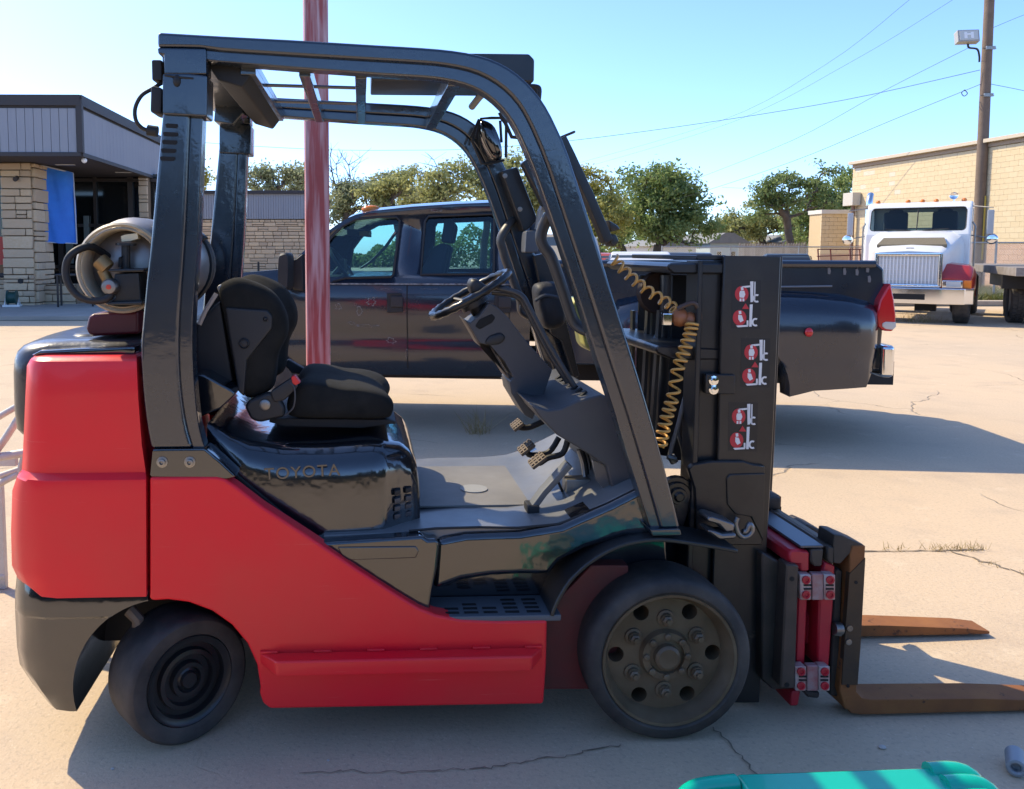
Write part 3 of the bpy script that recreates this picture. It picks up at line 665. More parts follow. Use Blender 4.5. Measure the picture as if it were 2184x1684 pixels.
# ---------------- utility pole with floodlight and lines
PW = mat('pole_wood', (.16, .115, .085), .9, 0, [(15, .5, .01)], (3, (.22, .16, .12), .8), rnd=None)
b0, b1 = at(2082, 622, 32), at(2113, -60, 32); b0.z = 0
up = empty('utility_pole', 'weathered wooden utility pole in front of the yellow wall', 'pole', b0); dl = b1-b0
m = MB(); m.tube([Vector((0,0,0)), dl*.5, dl], [.21, .185, .16], 14); m.build('shaft', PW, up, smooth=60)
def pt(y): t = (at(2100, y, 32).z)/dl.z; return dl*t
for y in (105, 205): 
    p = pt(y); m = MB(); m.cyl(p-Vector((.26, .1, 0)), p+Vector((.26, -.1, 0)), .02, 6); m.box(p+Vector((0, -.19, 0)), (.34, .05, .12)); m.build('bracket', STEEL, up)
m = MB(); p = pt(470); m.box(p+Vector((.02, -.23, -.3)), (.05, .03, 2.4)); m.build('ground_wire_guard', mat('guard_yellow', (.45, .33, .06), .7), up)
fl = empty('flood_light', 'boxy floodlight on an arm near top of the utility pole', 'flood light', tuple(at(2062, 80, 31.6)), R(-8))
m = MB(); rx = Matrix.Rotation(R(-14), 3, 'X'); m.box((0, 0, 0), (.74, .28, .46), rx); m.build('housing', mat('lamp_grey', (.36, .35, .33), .5), fl, .02)
m = MB(); m.box(rx @ Vector((0, -.15, 0)), (.62, .02, .36), rx); m.build('lens', mat('lamp_lens_frosted', (.55, .56, .52), .15), fl, .005)
m = MB(); 
for a_, b_ in ((-.11, .0), (.11, 0)): m.box(rx @ Vector((a_, -.163, .0)), (.1, .01, .24), rx)
m.box(rx @ Vector((0, -.164, .04)), (.3, .01, .07), rx); m.build('lens_marking', mat('lamp_white', (.8, .8, .78), .4), fl)
m = MB(); m.tube(catmull([(.05, 0, -.25), (.1, 0, -.38), (.42, .1, -.42), (.58, .25, -.62), (.62, .3, -.85)], 5), .035, 8); m.build('arm', BLKM, fl)
LINE = mat('cable', (.03, .035, .04), .7)
def line(pts, lab, r=.014):
    r *= .62; P = [at(x, y, Y) for x, y, Y in pts]; o = P[0].copy(); m = MB(); m.tube([p-o for p in catmull(P, 5)], r, 5); x = m.build('power_line', LINE, None); x.location = o; tag(x, lab, 'cable', 'overhead cables')
line([(380, 300, 46), (520, 311, 45), (700, 320, 44), (860, 321, 43), (1010, 318, 42), (1222, 300, 40), (1500, 263, 38), (1800, 214, 35), (2090, 150, 32)], 'lowest long cable crossing the whole sky to the utility pole', .017)
line([(1220, 352, 80), (1533, 260, 60), (1760, 139, 48), (1942, -2, 40)], 'upper faint cable rising to the top edge', .013)
line([(1270, 351, 80), (1560, 262, 60), (1820, 130, 48), (2040, -5, 40)], 'second faint cable rising to the top edge', .013)
line([(1480, 384, 58), (1690, 300, 46), (1880, 197, 38), (2065, 103, 32.2)], 'cable rising past the floodlight to the pole', .014)
line([(1307, 443, 56), (1400, 432, 52), (1480, 415, 48), (1690, 345, 41), (1900, 258, 36), (2092, 180, 32)], 'cable running down from the pole into the round tree', .016)
line([(2114, 180, 32), (2184, 194, 31), (2300, 220, 30)], 'cable leaving the pole to the right', .014)
line([(2117, 60, 32), (2190, 30, 31), (2300, -10, 30)], 'short cable leaving the pole upward right', .012)
line([(1540, 400, 62), (1700, 408, 62), (1830, 416, 62)], 'faint level cable behind the open crowned tree', .012)
m = MB(); p = at(2058, 193, 32.3); m.tube([Vector(q_) for q_ in catmull([(0, 0, 0), (.1, 0, -.12), (-.02, 0, -.22), (-.12, 0, -.1), (0, 0, .02)], 5)], .015, 5); o = m.build('cable_loop', LINE); o.location = p; tag(o, 'loop of slack cable hanging left of the pole', 'cable')

# ---------------- red steel post
PR = mat('faded_red_post', (.31, .075, .07), .6, 0, [(30, .2, .004)], (5, (.40, .10, .095), .8))
def post_streaks(m):
    nt = m.node_tree; N, L = nt.nodes, nt.links; p = N['Principled BSDF']; tc = N.new('ShaderNodeTexCoord'); mp = N.new('ShaderNodeMapping'); mp.inputs['Scale'].default_value = (42, 42, 2.6); L.new(tc.outputs['Object'], mp.inputs[0])
    n = N.new('ShaderNodeTexNoise'); n.inputs['Scale'].default_value = 1; n.inputs['Detail'].default_value = 6; L.new(mp.outputs[0], n.inputs['Vector']); r = N.new('ShaderNodeMapRange'); r.inputs[1].default_value = .44; r.inputs[2].default_value = .66; L.new(n.outputs[0], r.inputs[0])
    k = N.new('ShaderNodeMath'); k.operation = 'MULTIPLY'; k.inputs[1].default_value = .75; L.new(r.outputs[0], k.inputs[0])
    x = N.new('ShaderNodeMix'); x.data_type = 'RGBA'; x.inputs[7].default_value = (.6, .46, .46, 1); lk = p.inputs['Base Color'].links[0].from_socket; L.new(lk, x.inputs[6]); L.new(k.outputs[0], x.inputs[0]); L.new(x.outputs[2], p.inputs['Base Color'])
post_streaks(PR)
p = at(678, 700, 4.6); m = MB(); m.box((0, 0, 2.2), (.127, .127, 4.4)); m.box((0, 0, .006), (.24, .24, .012)); o = m.build('steel_post', PR, None, .008); o.location = (p.x, 4.6, 0); o.rotation_euler = (0, 0, R(9)); tag(o, 'square red steel post with chalky streaks behind the forklift seat', 'post')

# ================================================================== BACKGROUND VEHICLES
NAVY = mat('worn_black_car_paint', (.013, .020, .033), .15, 0, [(1.6, .06, .06), (60, .03, .002)], (1.2, (.020, .028, .042), .8), coat=.45, rvar=(3, .22), spec=.6)
PEEL = mat('peeled_primer', (.16, .16, .165), .7)
AMB = mat('amber_lens', (.75, .2, .02), .2); TAIL = mat('red_lens', (.55, .012, .02), .15, 0, None, None, coat=.5); CLR = mat('clear_lens', (.62, .6, .55), .15)
CGL = glass('cab_glass', (.66, .82, .84)); SEATG = mat('grey_seat', (.07, .075, .085), .85)
p = at(868, 600, 6.9); PK = Frame(p.x, 6.9, R(-5.5))
pk = empty('pickup_truck', 'worn black crew cab pickup with flared rear fenders parked behind the forklift', 'pickup truck', PK.o, PK.yaw)
def X(px, yl=0): return PK.xz(px, 600, yl)[0]
def mirr(mb, w): mb.v = [(a, w-b, c) for a, b, c in mb.v]; mb.f = [tuple(reversed(q)) for q in mb.f]; return mb
W = 1.92; BELT = PK.xz(868, 592, .05)[1]; Z0 = PK.xz(868, 806, 0)[1]
def body_secs(lst):
    S = []
    for x, z0, z1, ins in lst:
        pr = [(.14+ins, z0), (.080+ins, z0+.10), (.052+ins, z0+.26), (.060+ins, z0+.29), (.050+ins, z0+.38), (.024+ins, z0+.42), (.0+ins, z1-.20), (.018+ins, z1-.07), (.06+ins, z1)]
        S.append([Vector((x, a, z)) for a, z in pr] + [Vector((x, W-a, z)) for a, z in reversed(pr)])
    return S
xc = X(1132)
m = MB(); m.loft(body_secs([(X(438), Z0+.12, BELT-.2, .1), (X(446), Z0+.02, BELT-.1, .03), (X(500), Z0, BELT+.03, .0), (X(590), Z0, BELT+.06, 0), (X(615), Z0, BELT+.06, 0), (X(640), Z0, BELT, 0), (xc, Z0, BELT, 0)]))
body = m.build('body', NAVY, pk, smooth=35)
ys = lambda z: float(np.interp(z, [Z0, Z0+.10, Z0+.26, Z0+.29, Z0+.38, Z0+.42, BELT-.20, BELT-.07, BELT], [.14, .08, .052, .06, .05, .024, 0, .018, .06]))
for px in (868, 1087):                          # door seams
    m = MB(); zz_ = [Z0+.06, Z0+.10, Z0+.26, Z0+.29, Z0+.38, Z0+.42, BELT-.20, BELT-.07, BELT-.01]
    m.loft([[Vector((X(px)-.005, ys(z)-.0015, z)), Vector((X(px)+.005, ys(z)-.0015, z)), Vector((X(px)+.005, ys(z)+.01, z)), Vector((X(px)-.005, ys(z)+.01, z))] for z in zz_]); m.build('door_gap', DARKI, pk)
m = MB(); m.box(((X(690)+xc)/2, .014, BELT-.055), (xc-X(640), .012, .012)); m.build('belt_moulding', mat('worn_moulding', (.3, .31, .32), .5, 0, None, (30, (.03, .03, .03), 1.)), pk)
for px in (838, 1072):
    m = MB(); q = PK.P('6', [(1062, 1055), (1155, 1055), (1165, 1180), (1060, 1185)], 0) if px == 838 else [(a+X(1072)-X(842), b) for a, b in PK.P('6', [(1062, 1055), (1155, 1055), (1165, 1180), (1060, 1185)], 0)]
    m.prism(q, -.010, .05); h = m.build('door_handle', BLKM, pk, .008)
    cx_ = sum(a for a, b in q)/4+.02; cz_ = sum(b for a, b in q)/4; m = MB(); m.box((cx_, -.018, cz_+.01), (.10, .02, .09)); m.build('handle_paddle', PLASTD, h, .008)
# peeling clear coat islands on the front door
random.seed(11)
for (cx_, cy_, rw, rh) in ((745, 1145, 26, 22), (885, 1175, 26, 34), (960, 1110, 34, 30), (855, 1130, 12, 12), (925, 1270, 90, 12), (830, 1250, 30, 12), (1080, 1370, 40, 22), (1380, 522, 40, 8), (1090, 1030, 70, 5), (1330, 1030, 60, 4), (1183, 1450, 8, 36)):
    pts = []
    for k in range(22):
        t = k/22*6.283; r = random.uniform(.45, 1.15); pts.append((cx_+rw*r*math.cos(t), cy_+rh*r*math.sin(t)))
    q = PK.P('6', pts, 0 if cy_ > 900 else .15); inner = [((a*.78+sum(z[0] for z in q)/22*.22), (b*.78+sum(z[1] for z in q)/22*.22)) for a, b in q]
    yf = (lambda z: ys(z)-.002) if cy_ > 900 else (lambda z: .14)
    m = MB(); n = len(q); v = [(a, yf(b), b) for a, b in q]+[(a, yf(b), b) for a, b in inner]; m.add(v, [(i, (i+1) % n, n+(i+1) % n, n+i) for i in range(n)]); m.build('peeled_patch', PEEL, pk)
# greenhouse: sides with window openings, leaned inward
LEAN = .26
side = [(425, 1010), (440, 868), (530, 775), (610, 700), (700, 632), (780, 578), (850, 545), (960, 520), (1220, 492), (1500, 474), (1860, 460), (1960, 468), (1985, 520), (1992, 1010)]
wf_ = [(600, 990), (640, 770), (700, 690), (765, 622), (850, 577), (1000, 562), (1115, 562), (1138, 585), (1136, 640), (1104, 935), (1090, 950), (800, 957), (720, 980), (690, 1000)]
wr_ = [(1282, 935), (1302, 590), (1325, 556), (1738, 540), (1758, 560), (1750, 920), (1738, 930)]
def lean(mb):
    mb.v = [(a, b+max(0, c-BELT)*LEAN, c) for a, b, c in mb.v]; return mb
for far in (0, 1):
    m = MB(); m.prism(PK.P('6', side, .08), .03, .09); o = m.build('cab_side', NAVY, pk)
    for w in (wf_, wr_):
        c = MB(); c.prism(PK.P('6', w, .08), -.3, .4); boolean(o, c.build('cut', None))
    for v in o.data.vertices:
        v.co.y += max(0, v.co.z-BELT)*LEAN
        if far: v.co.y = W - v.co.y
    if far: o.data.flip_normals()
    for nm, w in (('front_side_window', wf_), ('rear_side_window', wr_)):
        q = PK.P('6', w, .08); m = lean(MB().prism(q, .055, .06)); m = mirr(m, W) if far else m; m.build(nm, CGL, pk)
        cc = (sum(a for a, b in q)/len(q), sum(b for a, b in q)/len(q)); ring = [Vector((a, .035, b)) for a, b in q]
        m = lean(MB().tube(ring, .011, 6, True)); m = mirr(m, W) if far else m; m.build('window_seal', BLKM, pk)
rt = PK.P('6', [(800, 566), (850, 545), (960, 520), (1220, 492), (1500, 474), (1860, 460), (1960, 470), (1985, 520)], .08)
m = MB(); S = []
for a, b in rt:
    y0 = .03+(b-BELT)*LEAN; S.append([Vector((a, y0+t*(W-2*y0), b+.045*(1-(2*t-1)**4))) for t in np.linspace(0, 1, 11)] + [Vector((a, y0+t*(W-2*y0), b-.02)) for t in np.linspace(1, 0, 5)])
m.loft(S); m.build('roof', NAVY, pk, smooth=50)
for k in range(5):
    a, b = rt[1]; y = .38+k*.29; m = MB(); m.ball((a+.10, y, b+.055), (.085, .05, .035), 10); m.build('cab_light', AMB, pk, smooth=60)
# windscreen, cowl, back glass
ws = PK.P('6', [(450, 858), (535, 775), (615, 700), (705, 632), (800, 566)], .08)
m = MB(); S = [[Vector((a, .06+(b-BELT)*LEAN*max(0, 1), b)), Vector((a, W-.06-(b-BELT)*LEAN, b)), Vector((a+.006, W-.06-(b-BELT)*LEAN, b-.006)), Vector((a+.006, .06+(b-BELT)*LEAN, b-.006))] for a, b in ws]
m.loft(S); m.build('windscreen', CGL, pk)
bg_ = PK.P('6', [(1980, 560), (1990, 940)], .08)
m = MB(); m.box((bg_[0][0], W/2, (bg_[0][1]+bg_[1][1])/2), (.008, W-.5, bg_[0][1]-bg_[1][1])); m.build('back_window', CGL, pk)
m = MB(); m.box((bg_[1][0], W/2, BELT-.1), (.05, W-.1, .3)); m.build('cab_back', NAVY, pk)
# cabin contents
m = MB(); m.box((X(660), W/2, BELT-.10), (.45, W-.2, .22)); m.build('dashboard', PLASTD, pk, .03)
m = MB(); cst = PK.P3('6', [(775, 880, .48)])[0]; ax_ = Vector((.75, 0, .55)).normalized()
u = Vector((0, 1, 0)); w_ = ax_.cross(u); m.tube([cst + u*.19*math.cos(t) + w_*.19*math.sin(t) for t in np.linspace(0, 6.283, 25)[:-1]], .016, 6, True); m.tube([cst, cst-ax_*.3-Vector((0, 0, .1))], .035, 8); m.box(cst, (.05, .16, .12)); m.build('steering_wheel', PLASTD, pk)
for px, y in ((905, .5), (905, 1.4), (1085, .5), (1085, 1.4)):
    m = MB(); bx = X(px, .5)-(.05 if px < 1000 else 0); S = []
    for y_, s in ((-.26, .85), (-.22, 1), (.22, 1), (.26, .85)):
        S.append([Vector((bx+a*s, y+y_, BELT-.45+b*s)) for a, b in ((-.12, 0), (.10, 0), (.22, .45), (.27, .70), (.22, .74), (.14, .70), (-.02, .40))])
    m.loft(S); m.build('seat', SEATG, pk, .02, smooth=60)
    m = MB(); S = []
    for y_, s in ((-.15, .8), (-.12, 1), (.12, 1), (.15, .8)): S.append([Vector((bx+.23+a*s, y+y_, BELT+.29+b*s)) for a, b in ((-.03, 0), (.06, 0), (.09, .16), (.06, .21), (0, .2))])
    m.loft(S); m.build('headrest', SEATG, pk, .02, smooth=60)
m = MB(); q = PK.P('6', [(815, 640), (950, 650), (950, 695), (815, 680)], .95); m.prism(q, .82, 1.08); mi = m.build('rear_view_mirror', BLKM, pk, .01)
m = MB(); q = PK.P('6', [(880, 655), (950, 657), (948, 688), (880, 683)], .8); m.prism(q, .805, .815); m.build('mirror_glass', mat('amber_mirror', (.6, .3, .05), .2), mi)
m = MB(); m.tube(PK.P3('6', [(1120, 660, .16), (1050, 760, .2), (960, 850, .3), (900, 890, .45)]), .03, 6, flat=.3); m.build('seat_belt', mat('belt_web', (.35, .38, .37), .8), pk)
# door mirror
m = MB(); S = []
for y, s in ((-.30, .9), (-.27, 1.02), (-.10, 1.02), (-.06, .9)):
    q = PK.P('6', sm2([(378, 830), (400, 800), (430, 800), (442, 840), (440, 1000), (425, 1032), (395, 1030), (375, 1000)], 3, True), -.18); c_ = (sum(a for a, b in q)/len(q), sum(b for a, b in q)/len(q)); S.append([Vector((c_[0]+(a-c_[0])*s, y, c_[1]+(b-c_[1])*s)) for a, b in q])
m.loft(S); dm = m.build('door_mirror', BLKM, pk, smooth=50)
m = MB(); m.prism(PK.P('6', [(440, 870), (528, 800), (535, 1040), (470, 1035), (440, 985)], .0), -.09, .04); m.build('mirror_arm', BLKM, dm, .015)
# bed
RAIL = PK.xz(1780, 561, 0)[1]; xt = X(1893)
m = MB(); q = [(xc+.05, Z0+.12), (xc+.05, RAIL-.03), (xc+.08, RAIL), (xt-.06, RAIL), (xt, RAIL-.05), (xt+.02, RAIL-.35), (xt, Z0+.1)]
m.prism(q, .06, .14); m.build('bed_side', NAVY, pk, .02, 3)
m = MB(); m.prism(q, W-.14, W-.06); m.build('bed_side', NAVY, pk, .02, 3)
m = MB(); m.box((xt-.03, W/2, (RAIL+Z0+.25)/2), (.06, W-.3, RAIL-Z0-.3)); m.build('tailgate', NAVY, pk, .015)
m = MB(); m.box(((xc+xt)/2, W/2, Z0+.35), (xt-xc-.1, W-.3, .06)); m.box((xc+.08, W/2, (RAIL+Z0+.3)/2), (.05, W-.3, RAIL-Z0-.3)); m.build('bed_floor', BLKM, pk)
m = MB(); m.tube([(xc+.1, .05, RAIL-.012), ((xc+xt)/2, .05, RAIL-.008), (xt-.08, .05, RAIL-.012)], .03, 8); m.build('bed_rail', NAVY, pk)
m = MB(); m.tube([(X(1540), .045, RAIL-.20), (X(1780), .045, RAIL-.185)], .008, 6); m.build('rail_moulding', mat('grey_moulding', (.2, .21, .23), .4), pk)
for (a_, b_) in ((1222, 168), (1310, 172), (1380, 175), (1440, 158), (1450, 215)):
    q = PK.P('B4', [(a_-9, b_-18), (a_+4, b_-22), (a_+9, b_), (a_+5, b_+18), (a_-8, b_+16)], .05); m = MB(); m.prism(q, .052, .062); m.build('peeled_patch', PEEL, pk)
# flared rear fender: lofted along the truck, wheel opening cut out
def fender(far):
    m = MB(); S = []
    for px, out, zt_, zb_ in ((1290, .0, .95, .55), (1320, -.10, 1.14, .45), (1400, -.17, 1.20, .42), (1660, -.17, 1.215, .41), (1680, -.17, 1.215, .41), (1730, -.17, 1.21, .46), (1800, -.165, 1.19, .48), (1845, -.13, 1.15, .49), (1858, -.10, 1.14, .60), (1868, -.06, 1.12, .70), (1876, -.01, 1.10, .72), (1880, .02, 1.05, .74)):
        x = X(px); pr = [(.08, zt_+.02), (.04+out*.3, zt_), (out*.75, zt_-.06), (out, zt_-.16), (out, zt_-.34), (out*.9+.0, zb_+.30), (out*.94, zb_+.22), (out*.8, zb_), (.08, zb_)]
        S.append([Vector((x, a, z)) for a, z in pr])
    m.loft(S); m = mirr(m, W) if far else m; o = m.build('rear_fender', NAVY, pk, smooth=50)
    c = MB(); c.cyl((X(1535), -.6, .42), (X(1535), W+.6, .42), .52, 40); boolean(o, c.build('cut', None))
    for pl in o.data.polygons: pl.use_smooth = True
    o.data.set_sharp_from_angle(angle=R(45)); return o
fender(0); fender(1)
m = MB(); q = PK.P('B4', [(1478, 420), (1500, 330), (1540, 262), (1562, 235), (1580, 330), (1590, 420), (1588, 480), (1570, 508), (1520, 505), (1488, 480)], .0); m.prism(q, -.03, .13); tl = m.build('tail_light', TAIL, pk, .015, 3)
m = MB(); q = PK.P('B4', [(1510, 462), (1530, 452), (1588, 455), (1588, 482), (1570, 498), (1530, 494), (1510, 480)], .0); m.prism(q, -.036, .0); m.build('reverse_lens', CLR, tl, .006)
m = MB(); m.prism(mirr(MB(), W) and PK.P('B4', [(1478, 420), (1500, 330), (1540, 262), (1562, 235), (1580, 330), (1590, 420), (1588, 480), (1570, 508), (1520, 505), (1488, 480)], .0), W-.13, W); m.build('tail_light', TAIL, pk, .015)
q = PK.P('B4', [(1102, 513)], -.17)[0]; m = MB(); m.ball((q[0], -.185, q[1]), (.032, .018, .036), 12); m.build('marker_light', TAIL, pk, smooth=60)
m = MB(); zb_ = PK.xz(1905, 790, 0)[1]; zt_ = PK.xz(1905, 738, 0)[1]
m.slab([(xt-.02, .0), (xt+.07, -.02), (xt+.10, .06), (xt+.10, W-.06), (xt+.07, W+.02), (xt-.02, W)], zb_-.06, zt_); m.build('rear_bumper', CHR, pk, .03, 3)
m = MB(); m.box((xt-.06, W/2, zb_-.01), (.16, W-.5, .08)); m.build('bumper_underside', BLKM, pk, .02)
def truck_wheel(parent, c, r, w, rimr, mt=STEEL):
    m = MB(); m.lathe([(r*.3, -w*.1), (rimr*.9, -w*.3), (rimr, -w*.42), (rimr, w*.42), (r*.3, w*.3)], c, (0, 1, 0), 28); o = m.build('wheel', mt, parent, smooth=50)
    m = MB(); m.lathe([(rimr, -w*.45), (r*.86, -w*.5), (r*.97, -w*.44), (r, -w*.3), (r, w*.3), (r*.97, w*.44), (r*.86, w*.5), (rimr, w*.45)], c, (0, 1, 0), 40, True); m.build('tyre', RUB, o, smooth=50)
    return o
for y in (.0, .30, W-.30, W): truck_wheel(pk, (X(1535), y, .39), .39, .24, .21)
for y in (.12, W-.12): truck_wheel(pk, (X(530), y, .39), .39, .25, .21)
m = MB(); m.box(((xc+xt)/2-.6, W/2, Z0+.02), (4.6, .9, .2)); m.cyl((X(1535), 0, .39), (X(1535), W, .39), .06); m.build('chassis', BLKM, pk)

# ---------------- white semi tractor
SM = Frame(10.97, 18.05, R(-36)); sm = empty('semi_truck', 'white semi tractor with wide chrome grille and red front fenders', 'truck', SM.o, SM.yaw)
SRED = mat('truck_red', (.42, .018, .022), .3, 0, None, (3, (.5, .05, .03), .8), coat=.3); ORG = mat('truck_orange', (.65, .12, .03), .35)
zc = lambda y, yl: SM.xz(1934, 277.6+.28249*y, yl)[1]
g0, g1 = zc(1180, 0), zc(930, 0)
# hood
S = []
for y, hw, z0, z1, r in ((.0, .60, .75, g1+.02, .04), (.25, .66, .75, g1+.07, .08), (.9, .80, .8, g1+.28, .14), (1.25, .88, .9, g1+.40, .16), (1.75, .98, 1.0, g1+.52, .16)):
    S.append([Vector((a, y, b)) for a, b in ((-hw, z0), (-hw, z1-r*1.6), (-hw+r*.4, z1-r*.6), (-hw+r*1.4, z1), (0, z1+.03), (hw-r*1.4, z1), (hw-r*.4, z1-r*.6), (hw, z1-r*1.6), (hw, z0))])
m = MB(); m.loft(S); m.build('hood', WHT, sm, .012, smooth=38)
hz_ = lambda y: float(np.interp(y, [0, .25, .9, 1.25, 1.75], [.02, .07, .28, .40, .52]))+g1
m = MB(); q = [(-.66, .50), (.66, .50), (.58, .98), (-.58, .98)]
m.add([(a, b, hz_(b)+.034) for a, b in q] + [(a, b, hz_(b)-.03) for a, b in q], [(0,1,2,3), (0,4,5,1), (1,5,6,2), (2,6,7,3), (3,7,4,0)]); m.build('hood_vent', mat('vent_mesh', (.17, .14, .085), .7, 0, [(160, .8, .01)]), sm)
m = MB(); m.box((0, .26, g1+.105), (.14, .02, .02)); m.build('hood_badge', PLAST, sm)
# grille
m = MB(); gw = .60
for a in ((-gw-.03, g0, -gw+.045, g1), (gw-.045, g0, gw+.03, g1), (-gw, g0-.02, gw, g0+.05), (-gw, g1-.06, gw, g1+.01)): m.box(((a[0]+a[2])/2, -.03, (a[1]+a[3])/2), (a[2]-a[0], .10, a[3]-a[1]))
grl = m.build('grille_surround', CHR, sm, .015)
m = MB(); m.box((0, .03, (g0+g1)/2), (2*gw-.06, .04, g1-g0-.06)); m.build('grille_backing', DARKI, grl)
gb = MB(); gb.box((0, 0, 0), (1, 1, 1)); gb = gb.mesh('grille_bar'); gb.materials.append(mat('bright_bar', (.72, .72, .72), .35, .3))
for i in range(17): inst('grille_bar', gb, grl, (-gw+.07+(2*gw-.14)*i/16, -.01, (g0+g1)/2), (.026, .03, g1-g0-.1))
for i in range(1, 6): inst('grille_bar', gb, grl, (0, -.022, g0+.03+(g1-g0-.06)*i/6), (2*gw-.1, .015, .018))
inst('grille_bar', gb, grl, (0, -.024, (g0+g1)/2), (.03, .02, g1-g0-.08))
# bumper
b0_, b1_ = zc(1310, -.2), zc(1190, -.2)
m = MB(); m.slab([(-1.2, .25), (-1.2, .0), (-1.05, -.2), (-.6, -.28), (.6, -.28), (1.05, -.2), (1.2, 0), (1.2, .25), (1.1, .25), (1.1, .02), (.98, -.12), (-.98, -.12), (-1.1, .02), (-1.1, .25)], b0_, b1_); m.build('bumper', CHR, sm, .02, 3)
m = MB(); m.box((-.12, -.275, (b0_+b1_)/2-.02), (.95, .03, .12)); m.build('bumper_slot', DARKI, sm)
# fenders with lamps
for s in (-1, 1):
    S = []
    for y, z1, xo in ((-.02, .95, 1.14), (.12, 1.08, 1.17), (.35, 1.24, 1.19), (.7, 1.27, 1.2), (1.0, 1.22, 1.2), (1.3, 1.05, 1.19), (1.45, .8, 1.18)):
        S.append([Vector((s*a, y, b)) for a, b in ((.58, .72), (.60, z1+.02), (.75, z1+.03), (xo-.12, z1-.01), (xo-.03, z1-.08), (xo, z1-.2), (xo, .72))])
    m = MB(); m.loft(S); m.build('front_fender', SRED, sm, .01, smooth=50)
    m = MB(); m.box((s*.88, -.03, .84), (.56, .05, .20)); m.build('lamp_panel', ORG, sm, .015)
    m = MB(); m.box((s*.82, -.06, .85), (.36, .05, .16)); hl = m.build('headlight', CHR, sm, .015)
    m = MB(); m.box((s*.84, -.09, .85), (.26, .02, .11)); m.build('lens', CLR, hl, .006)
    m = MB(); m.box((s*1.08, -.035, .85), (.14, .08, .17)); m.build('turn_signal', AMB, sm, .02)
    truck_wheel(sm, (0, 0, 0), .5, .3, .28).matrix_local = Matrix.Translation((s*.98, .55, .5)) @ Matrix.Rotation(R(90), 4, 'Z')
    for yy in (3.9,): truck_wheel(sm, (0, 0, 0), .5, .55, .28).matrix_local = Matrix.Translation((s*.9, yy, .5)) @ Matrix.Rotation(R(90), 4, 'Z')
# cab shell
cw = 1.04; y0c, y1c = 1.55, 2.9; w0, w1 = zc(765, 1.7), zc(590, 1.7); zr = zc(545, 1.8); zf = 1.0
prof = [(y0c-.02, zf), (y0c, w0-.08), (y0c+.28, zr-.16), (y0c+.40, zr-.04), (y0c+.55, zr), (y1c, zr+.02), (y1c, zf)]
m = MB(); m.xprism(prof, -cw, cw); cab = m.build('cab', WHT, sm, .05, 3)
c = MB(); c.xprism([(y0c+.1, zf+.1), (y0c+.16, w0-.1), (y0c+.40, zr-.16), (y0c+.5, zr-.12), (y1c-.06, zr-.1), (y1c-.06, zf+.1)], -cw+.06, cw-.06); boolean(cab, c.build('cut', None))
def rrect(x0, x1, z0, z1, r):
    P = []
    for cx_, cz_, a in ((x1-r, z1-r, 0), (x0+r, z1-r, 90), (x0+r, z0+r, 180), (x1-r, z0+r, 270)): P += arc(cx_, cz_, r, a, a+90, 4)
    return P
wsr = rrect(-cw+.09, cw-.09, w0, w1, .09); c = MB(); c.prism(wsr, 1.0, 2.2); boolean(cab, c.build('cut', None))
c = MB(); c.prism(rrect(-.5, .42, w0+.1, w1-.06, .06), 2.6, 3.2); boolean(cab, c.build('cut', None))
for s in (-1, 1):
    c = MB(); c.xprism([(y0c+.36, w0), (y0c+.5, w1-.02), (y1c-.3, w1-.02), (y1c-.3, w0)], s*(cw-.2), s*(cw+.2)); boolean(cab, c.build('cut', None))
for pl in cab.data.polygons: pl.use_smooth = False
SGL = glass('truck_glass', (.35, .47, .45))
m = MB(); tl_ = lambda z: y0c+.03+(z-w0+.08)*.28/((zr-.16)-(w0-.08)); m.add([(a, tl_(b), b) for a, b in wsr], [tuple(range(len(wsr)))]); m.build('windscreen', SGL, sm)
m = MB(); m.tube([Vector((a, tl_(b)-.012, b)) for a, b in wsr], .018, 6, True); m.build('windscreen_seal', BLKM, sm)
m = MB(); m.tube([(0, tl_(w0)-.012, w0), (0, tl_(w1)-.012, w1)], .012, 6); m.build('windscreen_divider', BLKM, sm)
for s in (-1, 1): m = MB(); m.tube([(s*.12, tl_(w0)-.05, w0+.015), (s*.35, tl_(w0)-.05, w0+.03), (s*.62, tl_(w0)-.04, w0+.045)], .012, 5); m.build('wiper', BLKM, sm)
for s in (-1, 1):
    m = MB(); m.box((s*.5, 2.45, w0+.02), (.5, .2, .9)); m.box((s*.5, 2.45, w0+.42), (.3, .14, .22)); m.build('seat', SEATG, sm, .05)
m = MB(); m.box((0, 1.75, w0-.12), (1.9, .3, .25)); m.build('dashboard', PLASTD, sm, .03)
for x in (-.86, -.24, .05, .32, .86):
    m = MB(); m.ball((x, y0c+.62, zr+.03), (.055, .08, .045), 10); m.build('roof_light', AMB, sm, smooth=60)
m = MB(); m.lathe([(.02, .4), (.03, .1), (.06, .02), (.085, 0), (.02, .03)], (.66, y0c+.55, zr+.13), (0, 1, 0), 16); m.cyl((.66, y0c+.75, zr), (.66, y0c+.75, zr+.12), .02); m.build('air_horn', CHR, sm)
